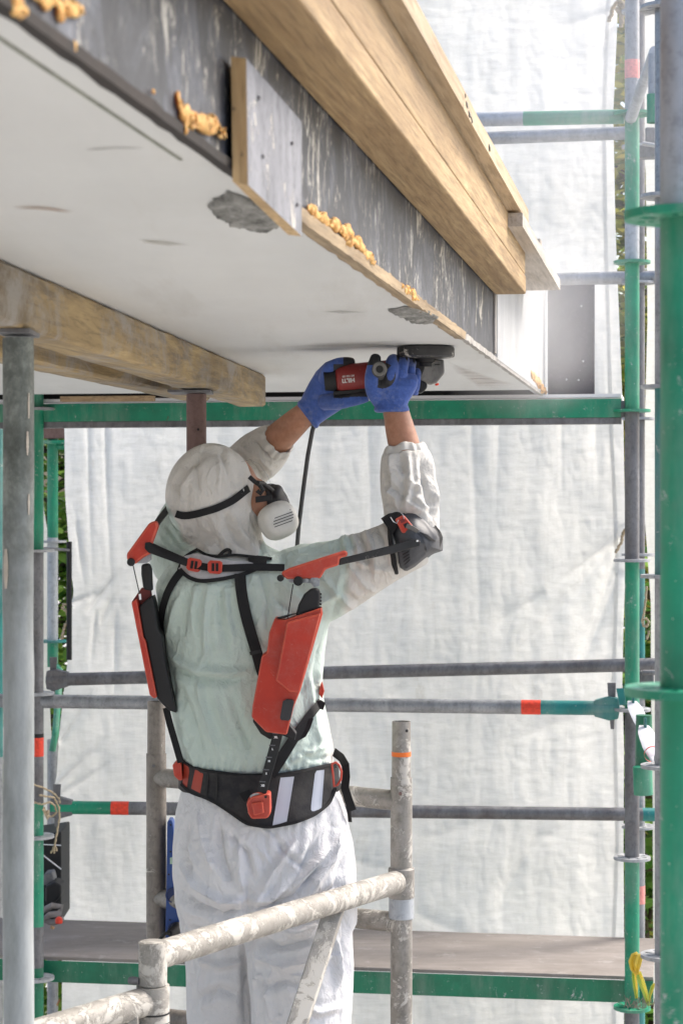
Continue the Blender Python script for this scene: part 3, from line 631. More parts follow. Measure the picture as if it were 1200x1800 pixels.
ledger('dust-veiled green tube high at the upper right', (700,213), 6.85, (1096,205), 6.67, [(920,'galv_l'),(0,'green2')], (0,0), hm='green2')
ledger('dust-veiled grey tube just below the upper green one', (700,249), 7.6, (1122,233), 7.37, [(0,'galv')], (0,0))
ledger('grey tube behind the top of the black plywood panel', (880,493), 7.5, (1152,487), 7.35, [(0,'galv')], (0,0))
# green transom (U profile) under the slab end
tr = thing('scaffold_transom', 'long green channel beam crossing just below the slab end', 'beam', at(600,728,6.7))
a = at(-150,712,7.06); b = at(1091,700.5,6.66); d = (b-a)
fw = DP*.05
MB().box(a+UP*0, d, DP*.004, -UP*.063).box(a+DP*.0045, d, DP*.045, -UP*.004).build('channel', M['green'], tr, bevel=.001)
MB().box(a-UP*.0635+DP*.003, d, DP*.052, -UP*.021).box(a+DP*.048-UP*.004, d, DP*.004, -UP*.0605).build('bottom_flange', M['galv_d'], tr, bevel=.001)
MB().cbox(b-UP*.035+DP*.02+RT*.012, RT*.035, DP*.04, UP*.055).build('end_hook', M['galv_d'], tr, bevel=.004)
MB().box(a+UP*.0045+DP*.008, d, DP*.30, UP*.012).build('toe_sheet', hemm, tr, smooth=0)
tag(MB().box(at(106,706,6.86), RT*.33, DP*.03, UP*.018).build('wood_batten', wood('pale batten', (.40,.26,.14), (.6,.44,.26), (0,0,1.4))), 'short pale batten wedged between slab and green channel beam', 'batten')
bl = thing('clay_chip', 'small orange clay chip hanging over the green channel beam', 'chip', at(303,717,6.94))
MB().prism([at(290,711,6.93),at(316,711,6.93),at(313,722,6.93),at(305,728,6.93),at(296,721,6.93)], DP*.004).build('shard', plain('orange clay', (.5,.17,.08), .8), bl, bevel=.001)
# working platform behind
dk = thing('scaffold_deck', 'scaffold walkway deck with green side rails at knee height', 'deck', at(600,1740,7.0))
zf = CZ-1.645; a = Vector((-1.42, 7.10, zf)); L = 2.50; rtd = Vector((BC, -BS*.85, 0)).normalized()
MB().box(a, rtd*(L), DP*.60, UP*.012).build('deck_board', M['deckwood'], dk, bevel=.002)
MB().box(a-DP*.006-UP*.001, rtd*L, DP*.004, -UP*.076).box(a-DP*.001-UP*.073, rtd*L, DP*.035, -UP*.004).build('side_rail', M['green_deck'], dk, bevel=.0015)
MB().box(a+DP*.60-UP*.001, rtd*L, DP*.004, -UP*.076).build('side_rail', M['green_deck'], dk, bevel=.0015)
# diagonal braces and short sockets at the right
tag(MB().tube([at(1108,207,6.62), at(1136,128,6.2), at(1150,90,6.0)], [.020,.017,.017], 14).build('diagonal_brace', M['galv_l']), 'flattened diagonal brace end at the upper right, dusty grey', 'brace')
sk = thing('tube_socket', 'pale green tube socket hanging at the upper right', 'socket', at(1145,190,5.7))
MB().tube([at(1146,166,5.8), at(1146,216,5.8)], .017, 20, hollow=.003).build('tube', M['green2'], sk); MB().tube([at(1146,95,5.8), at(1146,166,5.8)], .013, 16).build('pin', M['galv_l'], sk)
for (x0,y0,x1,y1,Y,lab,lb) in ((1110,1232,1139,1300,6.55,False,'upper white flattened brace end hooked at the teal coupling'),(1131,1275,1152,1345,5.95,True,'lower white flattened brace end with red ring mark')):
    q = thing('brace_end', lb, 'brace', at(x1,y1,Y), 'white flattened brace ends')
    a = at(x0,y0,Y); b = at(x1,y1,Y-.25); d = (b-a); s = RT
    N = 14; vs = []; fs = []
    for i in range(N+1):
        t = i/N; w = .026*(1-.15*t)*(.45+.55*math.sin(min(1, t*3.2+.12)*math.pi/2))*(1 if t < .6 else 1-.65*(t-.6)/.4); th = .004+.018*max(0, t-.25)
        for k_ in range(12):
            an = 2*math.pi*k_/12; vs.append(a.lerp(b, t) + s*w*math.cos(an) + Vector((0,-1,0))*th*math.sin(an))
    for i in range(N):
        for k_ in range(12): fs.append((i*12+k_, i*12+(k_+1)%12, (i+1)*12+(k_+1)%12, (i+1)*12+k_))
    fs.append(tuple(range(12))); fs.append(tuple(N*12+k_ for k_ in range(12))[::-1])
    MB().add(vs, fs).build('flattened_tube', plain('white zinc tube', (.62,.63,.66), .4, scale=20), q, smooth=60)
    MB().cbox(a+Vector((.002,-.012,.004)), RT*.008, Vector((0,.014,0)), UP*.04).build('wedge_pin', M['teal'], q, bevel=.002)
    if lab: MB().tube([a.lerp(b,.72), a.lerp(b,.745)], .0245, 20, cap=False).build('ring_mark', M['redlab'], q)
    MB().tube([b+UP*.004, b+UP*.028], .006, 12).build('pivot', M['galv_l'], q)
sk = thing('brace_sleeve', 'dark green cylindrical sleeve below the white brace ends', 'sleeve', at(1130,1370,6.2))
MB().tube([at(1131,1257,6.25), at(1130,1396,6.25)], [.025,.0285], 24).build('tube', M['green_deck'], sk); MB().tube([at(1128,1347,6.2), at(1130,1397,6.2)], .030, 24).build('collar', M['green'], sk, bevel=.002)
tag(MB().prism([at(1082,1210,6.6),at(1096,1210,6.6),at(1100,1240,6.6),at(1088,1240,6.6)], DP*.008).build('coupling_wedge', M['teal'], bevel=.001), 'upright teal wedge plate standing over the handrail coupling', 'wedge')
cp = thing('pipe_clamp', 'rusty pipe clamp between the upper right posts', 'clamp', at(1135,262,6.9))
MB().cbox(at(1136,268,6.95), RT*.06, DP*.05, UP*.045).cbox(at(1142,240,6.95), RT*.035, DP*.04, UP*.06).build('jaw', M['galv_d'], cp, bevel=.006); MB().tube([at(1128,252,6.9), at(1152,256,6.9)], .008, 12).build('bolt', M['galv'], cp)
cp = thing('pipe_clamp', 'dark clamp lump behind the rear post below handrail', 'clamp', at(1135,1190,6.9))
MB().cbox(at(1136,1192,6.95), RT*.05, DP*.05, UP*.05).build('jaw', M['galv_d'], cp, bevel=.006); MB().tube([at(1128,1182,6.9), at(1150,1182,6.9)], .009, 12).build('bolt', M['galv_d'], cp)

# ---------------------------------------------------------------- the aluminium tower round the worker
RA = .0252
def jt(p, q, r0=RA, n=28, wob=.0006):
    p = Vector(p); q = Vector(q); N = max(4, int((q-p).length/.03)); s_ = rnd.random()*50
    return [p.lerp(q, i/N) for i in range(N+1)], [r0*(1+.02*noise.noise(Vector((i*.7, s_, 0)))) for i in range(N+1)]
def atube(mb, p, q, r=RA, **kw): a_, b_ = jt(p, q, r); mb.tube(a_, b_, 28, **kw); return mb
PR = at(705, 1400, 4.60); PL = at(275, 1400, 4.98); PF = at(269, 1700, 3.66)
def on(P_, py): return Vector((P_.x, P_.y, CZ+(HY-py)/F*P_.y))
tw = thing('ladder_frame', 'rear ladder frame of the aluminium tower with orange-marked post', 'frame', (PL.x, PL.y, 0))
mb = atube(MB(), Vector((PR.x,PR.y,-.15)), on(PR,1367)); mb.build('post', M['alu'], tw, smooth=50)
mb = MB().tube([on(PR,1370), on(PR,1268)], [.0222,.0215], 28, hollow=.003); mb.build('spigot', M['alu'], tw, smooth=50)
MB().tube([on(PR,1321), on(PR,1329)], .0226, 28, cap=False).build('orange_mark', plain('orange tape', (.75,.16,.02), .5), tw)
MB().tube([on(PR,1524), on(PR,1548), ], .0272, 28).build('collar', M['alu'], tw, bevel=.002)
MB().tube([on(PR,1548), on(PR,1614)], .0290, 28).build('sleeve', M['galv_l'], tw, bevel=.002, smooth=50)
MB().lathe([(.004,0),(.004,.002)], on(PR,1392)+Vector((-.003,-.0255,0)), (0,-1,0), 12).build('rivet', M['rustprop'], tw)
MB().lathe([(.0035,0),(.0035,.001)], on(PR,1283)+Vector((.012,-.0195,0)), (.5,-.8,0), 12).build('pin_hole', M['black'], tw)
mb = atube(MB(), Vector((PL.x,PL.y,-.15)), on(PL,1325)); mb.build('post', M['alu_d'], tw, smooth=50)
mb = MB().tube([on(PL,1327), on(PL,1233)], [.0228,.0222], 28, hollow=.003); mb.build('spigot', M['alu_d'], tw, smooth=50)
MB().lathe([(.004,0),(.004,.002)], on(PL,1344)+Vector((-.004,-.0255,0)), (0,-1,0), 12).build('rivet', M['galv_d'], tw)
for yl, yr in ((1366,1408),(1578,1622),(1788,1832),(2010,2050)):
    mb = atube(MB(), on(PL,yl), on(PR,yr), .0235); mb.build('rung', M['alu'] if yl < 1700 else M['alu_d'], tw, smooth=50)
gr = thing('tower_guardrail', 'plaster-crusted guardrail frame crossing in front of the thighs', 'guardrail', (PF.x, PF.y, 0))
a = on(PF,1682); b = on(PR,1548); b = b + (a-b).normalized()*.03
atube(MB(), a, b, .0262).build('top_rail', M['alu_w'], gr, smooth=50)
MB().tube([on(PF,1730), on(PF,1656)], .0262, 28, hollow=.003).build('end_sleeve', M['alu_w'], gr, smooth=50)
MB().tube([on(PR,1525)+Vector((0,-.001,0)), on(PR,1578)], .0305, 28).build('end_cup', M['alu'], gr, bevel=.003)
p0 = at(590,1585,4.33); p1 = at(505,1850,4.15); dd = (p1-p0).normalized(); sx = dd.cross(Vector((0,1,0))).normalized()
MB().box(p0-sx*.021, sx*.042, Vector((.006,.026,0)), (p1-p0)*1.6).build('brace_bar', M['alu_w'], gr, bevel=.003)
cdf = thing('tower_side_rail', 'near aluminium side frame whose rail runs off bottom left', 'frame', (PF.x, PF.y, 0))
MB().tube([Vector((PF.x,PF.y,-.15)), on(PF,1732)], .0305, 28).build('post', M['alu_w'], cdf, smooth=50)
MB().tube([on(PF,1778), on(PF,1781)], .0312, 28).build('seam_ring', M['black'], cdf)
MB().tube([on(PF,1795), on(PF,1797)], .0312, 28).build('seam_ring', M['galv_d'], cdf)
a = on(PF,1758)+Vector((-.01,-.005,0)); b = at(-60,1856,3.30)
atube(MB(), b, a, .0268).build('rail', M['alu_w'], cdf, smooth=50)
MB().box(at(224,1770,3.6), Vector((.019,0,0)), Vector((0,.02,0)), Vector((0,0,-.3))).box(at(213,1776,3.62), Vector((.010,0,0)), Vector((0,.02,0)), Vector((0,0,-.3))).build('brace_bar', M['alu_w'], cdf, bevel=.002)
MB().lathe([(.006,-.01),(.008,0),(.006,.01)], on(PF,1722)+Vector((-.034,-.008,0)), (1,-.3,0), 12).build('latch', M['galv_d'], cdf)
td = thing('tower_deck', 'plywood standing board of the aluminium tower', 'deck', (-.2, 4.4, -.04))
MB().box((-.9, 3.8, -.022), (1.5,0,0), (0,1.5,0), (0,0,.02)).build('board', M['deckwood'], td, bevel=.002)
# ---------------------------------------------------------------- the worker
PY = 4.50
def pxm(w, Y=PY): return w/F*Y
def ring_loft(mb, rings, n=40):
    vs = []; fs = []
    for (c, ax, ay, e) in rings:
        for k_ in range(n):
            a = 2*math.pi*k_/n; ca, sa = math.cos(a), math.sin(a)
            vs.append(Vector(c) + Vector(ax)*math.copysign(abs(ca)**e, ca) + Vector(ay)*math.copysign(abs(sa)**e, sa))
    for i in range(len(rings)-1):
        for k_ in range(n): fs.append((i*n+k_, i*n+(k_+1)%n, (i+1)*n+(k_+1)%n, (i+1)*n+k_))
    fs.append(tuple(range(n))[::-1]); fs.append(tuple((len(rings)-1)*n+k_ for k_ in range(n)))
    return mb.add(vs, fs)
def hring(l, r, py, Y, hd, e=.9, sh=1.0, yaw=.12):
    c = at((l+r)/2, py, Y); hw = pxm((r-l)/2, Y)*sh; hd = hd*sh
    return (c, (hw, -hw*yaw*0, 0), (0, hd, 0), e)
def limb(mb, pts, n=24, sub=6, sh=1.0, dr=0.0):
    """pts: (px, py, Y, radius m) through a smooth curve"""
    P = [at(a, b, y) for a, b, y, r in pts]; R = [max(.004, r*sh+dr) for *_, r in pts]; op = []; orr = []
    for i in range(len(P)-1):
        p0, p1, p2, p3 = P[max(i-1,0)], P[i], P[i+1], P[min(i+2, len(P)-1)]
        for s_ in range(sub):
            t = s_/sub; op.append(.5*((2*p1)+(p2-p0)*t+(2*p0-5*p1+4*p2-p3)*t*t+(3*p1-3*p2+p3-p0)*t**3)); orr.append(R[i]+(R[i+1]-R[i])*t)
    op.append(P[-1]); orr.append(R[-1]); return mb.tube(op, orr, n)
TORSO = [(352,446,945,4.54,.06),(318,500,972,4.54,.10),(290,545,998,4.53,.125),(274,578,1030,4.52,.14),(279,588,1065,4.52,.145),(284,577,1105,4.52,.148),(287,570,1150,4.52,.148),
         (291,567,1190,4.52,.145),(298,571,1230,4.52,.148),(305,580,1270,4.52,.152),(312,588,1310,4.52,.152),(318,590,1340,4.52,.146),(324,586,1362,4.52,.130)]
HIPS = [(322,590,1355,4.52,.128),(318,598,1390,4.52,.135),(308,611,1430,4.52,.150),(304,620,1480,4.52,.160),(303,626,1530,4.52,.165),(308,628,1580,4.52,.160),(318,627,1625,4.52,.145)]
def torso(mb, sh=1.0):
    ring_loft(mb, [hring(*r, sh=sh, e=.86) for r in TORSO]); ring_loft(mb, [hring(*r, sh=sh, e=.86) for r in HIPS]); return mb
RARM = [(500,1030,4.52,.085),(548,1028,4.50,.096),(600,1008,4.48,.084),(650,985,4.46,.070),(700,962,4.44,.064),(728,945,4.44,.063)]
RFORE = [(726,955,4.44,.058),(724,910,4.44,.063),(719,860,4.46,.064),(716,825,4.48,.062),(713,800,4.49,.056),(712,790,4.49,.046)]
LARM = [(350,1010,4.58,.080),(318,965,4.66,.078),(335,910,4.76,.070),(380,862,4.86,.062),(412,838,4.86,.062)]
LFORE = [(405,845,4.86,.056),(432,820,4.83,.062),(455,800,4.79,.060),(474,785,4.76,.055),(486,776,4.74,.045)]
RLEG = [(512,1560,4.50,.125),(522,1620,4.49,.124),(527,1700,4.47,.120),(528,1790,4.45,.113),(520,1900,4.44,.100),(512,2000,4.45,.090),(505,2090,4.47,.080),(500,2150,4.48,.068)]
LLEG = [(392,1560,4.56,.104),(390,1620,4.565,.096),(390,1700,4.56,.087),(393,1790,4.56,.083),(392,1900,4.56,.080),(394,2000,4.57,.076),(396,2090,4.58,.072),(398,2150,4.58,.064)]
EJ = Vector((.79, .60, .13)).normalized()       # where the face looks
person = thing('person', 'person in white hooded coverall and blue gloves, seen from behind, sanding overhead', 'person', (at(465,1700,4.52).x, 4.52, 0))
# -- skin: one continuous body
mb = MB(); torso(mb, .76)
limb(mb, RARM, sh=.68); limb(mb, RFORE[:3]+[(715,830,4.48,.05),(711,790,4.495,.0535),(704,760,4.50,.0505),(697,730,4.51,.045),(692,705,4.51,.040)], sh=.68)
limb(mb, LARM, sh=.68); limb(mb, LFORE[:3]+[(474,783,4.76,.058),(495,765,4.73,.0535),(520,742,4.69,.0475),(542,722,4.66,.039),(552,713,4.65,.030)], sh=.68)
limb(mb, RLEG, sh=.62); limb(mb, LLEG, sh=.68)
limb(mb, [(430,1010,4.55,.06),(408,960,4.56,.058),(398,910,4.57,.060)])
hc = at(387, 868, 4.57); side = EJ.cross(UP).normalized(); up2 = side.cross(EJ)
R3 = Matrix((EJ, side, up2)).transposed()
mb.ell(hc, .098, .074, .100, 28, 20, rot=R3)
mb.ell(hc + EJ*.040 - up2*.055, .060, .052, .062, 24, 16, rot=R3)            # jaw
mb.ell(at(446,884,4.555), .034, .045, .045, 20, 14); mb.ell(hc + EJ*.092 - up2*.028, .020, .012, .024, 14, 10, rot=R3)            # nose
mb.ell(hc + EJ*.086 - up2*.066, .012, .024, .008, 14, 10, rot=R3)            # lips
for s_ in (1, -1):
    mb.ell(hc + EJ*.082 + side*s_*.032 + up2*.016, .016, .022, .008, 14, 10, rot=R3)   # brow
    mb.ell(hc - EJ*.005 + side*s_*.074 - up2*.012, .018, .008, .030, 14, 10, rot=R3)   # ear
for lx, ly, lY in ((398,2150,4.58),(500,2150,4.48)): limb(mb, [(lx,ly-20,lY,.045),(lx,ly+30,lY,.042),(lx+4,ly+35,lY+.10,.036),(lx+6,ly+38,lY+.17,.026)])
k = NT('skin'); n = k.noise(60, 5); k.set('Base Color', k.ramp(n, [(.3,(.31,.145,.085)),(.7,(.43,.215,.135))])); k.set('Roughness', .55); k.set('Subsurface Weight', .12); k.bump(k.noise(300,4), .15, .001)
skin = k.m
body = link('body', remesh(mb, .005, 6), skin, person, smooth=180)
for s_ in (1, -1):
    MB().ell(hc + EJ*.079 + side*s_*.031 + up2*.002, .011, .012, .011, 16, 12, rot=R3).build('eye', plain('eye white', (.7,.68,.65), .25), person)
# -- coverall
mb = MB(); torso(mb)
limb(mb, RARM); limb(mb, RFORE); limb(mb, LARM); limb(mb, LFORE); limb(mb, RLEG); limb(mb, LLEG)
mb.ell(at(367,866,4.56), pxm(77), .112, pxm(89), 30, 20, rot=Matrix.Rotation(math.radians(14), 3, 'Y'))
mb.ell(at(392,905,4.55), pxm(58), .090, pxm(60), 26, 18)
mb.ell(at(404,860,4.56), pxm(45), .090, pxm(72), 26, 18, rot=Matrix.Rotation(math.radians(-20), 3, 'Y'))
limb(mb, [(398,905,4.55,.074),(404,950,4.55,.075),(412,990,4.54,.082)])
cov = remesh(mb, .0042, 12)
co = np.empty(len(cov.vertices)*3); cov.vertices.foreach_get('co', co); co = co.reshape(-1,3)
no = np.empty(len(cov.vertices)*3); cov.vertices.foreach_get('normal', no); no = no.reshape(-1,3)
U = 600 + F*co[:,0]/co[:,1]; V = HY - F*(co[:,2]-CZ)/co[:,1]
view = co - np.array([0,0,CZ]); view /= np.linalg.norm(view, axis=1)[:,None]
front = np.clip(-(view*no).sum(1)*2.5, 0, 1)
disp = np.zeros(len(co))
def crease(pts, w, amp, sharp=1.0, back=False):
    """a fold pressed into (amp<0) or raised from (amp>0) the cloth, mm; pts in photograph pixels on the body"""
    global disp
    best = np.full(len(co), 1e9); tt = np.zeros(len(co)); L = 0; Ls = []
    for a, b in zip(pts[:-1], pts[1:]): Ls.append(math.hypot(b[0]-a[0], b[1]-a[1]))
    T = sum(Ls); acc = 0
    for (a, b), l in zip(zip(pts[:-1], pts[1:]), Ls):
        dx, dy = (b[0]-a[0])/l, (b[1]-a[1])/l; t = np.clip((U-a[0])*dx+(V-a[1])*dy, 0, l)
        d = np.hypot(U-a[0]-dx*t, V-a[1]-dy*t); m = d < best; best = np.where(m, d, best); tt = np.where(m, (acc+t)/T, tt); acc += l
    taper = np.clip(np.sin(np.pi*np.clip(tt*.94+.03, 0, 1))*1.6, 0, 1)
    prof = np.exp(-(best/w)**1.05) - .35*np.exp(-((best-2.3*w)/(1.2*w))**2)
    disp += amp*.001*prof*taper*front
CR = [ # torso
 ([(366,1030),(360,1090),(362,1150),(346,1180)],5,5),([(346,1180),(352,1230),(368,1280),(388,1335)],5,5),([(290,1148),(318,1168),(346,1180),(400,1184),(448,1176)],6,6),([(300,1172),(345,1192),(420,1198)],9,-5),
 ([(318,1040),(302,1080),(292,1135)],6,4),([(335,1030),(322,1080),(318,1130)],6,-4),([(345,1025),(338,1070),(340,1120)],4,3),([(385,1030),(388,1090),(400,1150)],6,-4),([(395,1028),(400,1080),(412,1130)],4,4),
 ([(300,1200),(320,1260),(335,1330)],6,4),([(320,1210),(345,1280),(360,1335)],6,-4),([(375,1215),(395,1280),(430,1345)],5,4),([(400,1200),(420,1270),(450,1340)],8,-4),([(300,1180),(310,1240),(322,1300)],5,-4),
 ([(520,1090),(560,1060),(600,1040)],8,5),([(470,1040),(510,1075),(540,1120)],8,-5),([(480,1020),(520,1050),(560,1075)],6,4),([(540,1180),(548,1240),(560,1310)],6,4),([(565,1130),(555,1180),(560,1220)],5,-4),
 ([(540,1335),(560,1300),(570,1260)],5,3),([(505,1345),(535,1325),(580,1310)],4,3),([(440,1130),(470,1160),(520,1150)],6,3),([(520,1320),(550,1335),(588,1330)],4,-3),([(345,1345),(335,1320),(325,1290)],4,3),
 ([(455,1000),(470,1060),(468,1120)],6,-4),([(440,1350),(425,1310),(418,1270)],4,3),([(480,1310),(500,1340),(512,1356)],4,3),([(280,940),(300,975),(310,1000)],5,4),([(290,920),(320,960),(350,975)],5,-4),([(300,1000),(285,1040),(280,1090)],6,4),
 # right sleeve
 ([(560,960),(600,945),(640,930)],4,3),([(545,970),(600,962),(640,952)],5,-3),([(600,940),(612,975),(618,1010)],5,5),([(628,930),(640,970),(650,1010)],5,-6),([(640,925),(655,965),(662,1010)],5,5),([(660,918),(672,950),(680,1000)],5,-5),
 ([(618,1000),(640,1030),(660,1040)],5,4),([(600,1040),(630,1060),(650,1050)],6,-5),([(620,985),(665,1000),(690,1005)],5,4),([(560,1010),(600,1050),(620,1070)],6,4),([(580,1090),(600,1050),(610,1010)],6,-3),
 ([(500,975),(540,962),(590,940)],3,3),([(520,985),(560,985),(600,975)],4,-3),
 ([(684,795),(690,840),(684,880)],4,5),([(700,792),(708,840),(700,900)],5,-5),([(716,795),(722,850),(712,895)],4,5),([(738,800),(744,850),(760,910)],5,-5),([(752,800),(762,850),(768,900)],4,4),
 ([(675,860),(710,880),(750,905)],5,5),([(672,880),(700,900),(735,912)],5,-4),([(690,820),(720,850),(745,860)],5,4),([(675,820),(690,860),(720,890)],5,-4),([(725,870),(745,890),(765,895)],5,4),
 # left cuff
 ([(420,780),(450,800),(480,830)],5,4),([(440,765),(465,790),(492,810)],5,-4),([(455,758),(478,785),(500,795)],4,4),([(425,800),(450,825),(465,850)],5,-4),([(410,790),(430,815),(450,840)],4,4),
 # hood
 ([(330,800),(360,785),(395,790),(415,815)],5,4),([(318,880),(312,850),(330,820),(365,800)],6,-5),([(318,900),(320,860),(335,835)],5,4),([(308,915),(325,945),(360,965)],5,-5),([(322,925),(335,950),(375,968)],4,4),
 ([(405,850),(425,870),(440,905)],6,3),([(395,895),(400,930),(430,965)],6,-5),([(410,900),(420,930),(450,970)],5,4),([(370,905),(385,940),(400,965)],5,3),([(340,905),(350,930),(375,950)],5,-3),([(440,900),(455,940),(462,975)],4,-3),
 ([(350,790),(345,830),(350,870)],5,-3),([(385,790),(400,830),(410,860)],4,-3),
 # trousers
 ([(432,1530),(434,1580),(436,1640),(434,1800)],8,-8),([(436,1595),(470,1600),(520,1575),(570,1520)],7,-8),([(436,1585),(480,1580),(530,1540),(590,1480)],7,6),([(430,1600),(390,1610),(340,1590),(312,1560)],7,-8),([(430,1585),(390,1585),(345,1560),(318,1520)],6,6),
 ([(350,1430),(358,1480),(380,1540)],7,5),([(385,1440),(390,1500),(410,1560)],7,-6),([(330,1440),(325,1490),(335,1540)],6,-5),([(420,1470),(422,1530),(430,1580)],6,5),([(400,1460),(435,1500),(450,1560)],5,-4),
 ([(520,1480),(480,1530),(448,1590)],7,6),([(560,1470),(530,1530),(470,1610)],8,-6),([(600,1450),(585,1510),(540,1570)],6,6),([(610,1500),(590,1560),(530,1600)],7,-5),([(480,1465),(500,1500),(540,1530)],5,-3),
 ([(440,1650),(490,1665),(560,1650)],8,-7),([(440,1680),(500,1700),(590,1680)],8,6),([(445,1740),(500,1725),(560,1740)],8,-5),([(430,1640),(380,1650),(330,1630)],7,-6),([(428,1690),(380,1700),(335,1680)],7,5),([(425,1750),(385,1740),(340,1760)],8,-5),
 ([(560,1600),(590,1660),(600,1740)],6,5),([(600,1560),(608,1640),(605,1740)],6,-5),([(480,1700),(470,1750),(480,1800)],6,4),([(360,1660),(350,1720),(360,1790)],6,4),([(520,1760),(560,1780),(600,1770)],6,4),([(470,1630),(520,1640),(570,1620)],5,4),([(315,1600),(330,1650),(335,1700)],5,-4)]
for pts, w, a in CR: crease(pts, w*.85, a*(2.9 if pts[0][1] > 1400 and abs(a) < 12 and pts[0][0] != 432 else 2.1))
for i in range(90):      # many small secondary creases
    rr = random.Random(100+i); x = rr.uniform(300, 590); y = rr.uniform(1030, 1790) if i < 70 else rr.uniform(800, 960)
    if i >= 70: x = rr.uniform(310, 440) if i < 78 else rr.uniform(600, 760)
    an = rr.gauss(1.4, .5) if y < 1400 else rr.uniform(0, 3.1); l = rr.uniform(18, 55); cx = rr.uniform(-8, 8)
    crease([(x, y), (x+math.cos(an)*l/2+cx, y+math.sin(an)*l/2), (x+math.cos(an)*l, y+math.sin(an)*l)], rr.uniform(1.8, 3.6), rr.choice((-1, 1, 1))*rr.uniform(2.5, 5))
ph = U*.42 + 3*np.sin(U*.05) + V*.06
disp += .0022*np.sin(ph)*np.exp(-np.clip(1352-V, 0, 999)/22)*(V < 1362)*(V > 1200)
disp += .0020*np.sin(ph*.8)*np.exp(-np.clip(V-1440, 0, 999)/35)*(V > 1430)*(V < 1560)
nz = np.empty(len(co))
for i in range(len(co)):
    x, y, z = co[i]; q = Vector((x*7, y*7, z*4)); r1 = 1-abs(noise.noise(q + Vector((noise.noise(q*.7)*1.2, 0, 0))))*2
    q2 = Vector((x*19, y*19, z*13)); r2 = 1-abs(noise.noise(q2))*2
    nz[i] = .0045*(r1-.6) + .0014*(r2-.6)
nz *= np.where((V < 955)*(U < 475), .30, np.where(U > 600, .6, 1.0))
disp += nz
co2 = co + no*disp[:,None]; cov.vertices.foreach_set('co', co2.ravel()); cov.update()
ca = cov.color_attributes.new('tint', 'FLOAT_COLOR', 'POINT'); colr = np.ones((len(co),4))
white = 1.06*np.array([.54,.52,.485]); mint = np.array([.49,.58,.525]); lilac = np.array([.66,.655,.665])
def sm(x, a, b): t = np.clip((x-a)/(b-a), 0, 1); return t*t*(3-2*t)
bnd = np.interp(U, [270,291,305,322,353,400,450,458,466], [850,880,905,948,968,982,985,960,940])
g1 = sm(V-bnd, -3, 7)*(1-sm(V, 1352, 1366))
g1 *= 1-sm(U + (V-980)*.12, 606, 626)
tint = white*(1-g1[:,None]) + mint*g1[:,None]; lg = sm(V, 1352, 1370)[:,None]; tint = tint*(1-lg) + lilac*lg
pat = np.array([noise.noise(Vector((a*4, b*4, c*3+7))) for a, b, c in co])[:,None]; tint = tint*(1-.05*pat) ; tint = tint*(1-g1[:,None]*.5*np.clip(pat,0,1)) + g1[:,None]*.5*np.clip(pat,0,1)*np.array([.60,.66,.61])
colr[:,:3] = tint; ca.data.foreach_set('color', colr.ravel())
k = NT('thin coverall fabric'); at_ = k.n.new('ShaderNodeAttribute'); at_.attribute_name = 'tint'
fo = k.noise(13, 6, .62, k.map(scale=(1,1,.55)), 1.6); fl = k.ramp(k.noise(34, 4, .6, dist=1.0), [(.55,0),(.8,1)])
k.set('Base Color', k.mix(k.ramp(fo, [(.62,0),(.75,.20)]), at_.outputs['Color'], (.74,.73,.70))); k.set('Roughness', .72); k.set('Sheen Weight', .15)
b1 = k.bump(fo, .55, .013); b2 = k.bump(k.noise(42, 5, .62, k.map(scale=(1,1,.6)), 2.0), .5, .006, b1); 
rg = k.noise(7, 3, .5, k.map(scale=(1,1,.45)), 1.2); rg = k.math('ABSOLUTE', k.math('SUBTRACT', rg, .5)); rg = k.ramp(rg, [(.0, 1), (.035, .25), (.12, 0)])
rg2 = k.noise(15, 3, .5, k.map(scale=(1,.8,.7), loc=(3,1,2)), 1.5); rg2 = k.math('ABSOLUTE', k.math('SUBTRACT', rg2, .5)); rg2 = k.ramp(rg2, [(.0, 1), (.03, .2), (.08, 0)])
b3 = k.bump(rg, .42, .005, b2); b4 = k.bump(rg2, .25, .003, b3); k.bump(k.noise(420, 2), .12, .0008, b4)
covm = k.m
coverall = link('coverall', cov, covm, person, smooth=180)
bvh = BVHTree.FromPolygons([Vector(c) for c in co2], [tuple(p.vertices) for p in cov.polygons])
def cuff(px, py, Y, ax, r):          # gathered sleeve end
    c = at(px, py, Y); t = Vector(ax).normalized(); a = t.cross(Vector((0,1,0))).normalized(); b = t.cross(a); vs = []; fs = []; n = 72
    for (h, q) in ((-.012,1.10),(-.004,1.08),(.004,1.0),(.008,.93),(.004,.86),(-.004,.85)):
        for k_ in range(n):
            an = 2*math.pi*k_/n; rr = r*q*(1+.05*math.sin(an*11+math.sin(an*3)*2)*(1 if q > .9 else .3)); vs.append(c + t*(h+.003*math.sin(an*5)) + (a*math.cos(an)+b*math.sin(an))*rr)
    for i in range(5):
        for k_ in range(n): fs.append((i*n+k_, i*n+(k_+1)%n, (i+1)*n+(k_+1)%n, (i+1)*n+k_))
    o = MB().add(vs, fs).build('sleeve_cuff', covm2, person, smooth=180); return o
k = NT('coverall cuff fabric'); k.set('Base Color', tuple(white)); k.set('Roughness', .72); k.bump(k.noise(60,5,.6,dist=1.0), .4, .004); covm2 = k.m
cuff(712, 790, 4.49, at(706,740,4.50)-at(712,790,4.49), .0445)
cuff(487, 775, 4.74, at(520,742,4.69)-at(486,776,4.74), .0425)
# shoes
for lx, lY in ((398,4.58),(500,4.48)):
    mb = MB(); c = at(lx, 2170, lY); x = c.x
    ring_loft(mb, [((x+t*.2, lY-.10+t*.30, .05+.0*t), (w, 0, 0), (0, 0, h), .8) for t, w, h in ((0,.028,.04),(.15,.040,.05),(.4,.042,.05),(.7,.050,.042),(.92,.044,.034),(1,.028,.024))], 24)
    link('shoe', remesh(mb, .006, 4), M['black'], person, smooth=180)

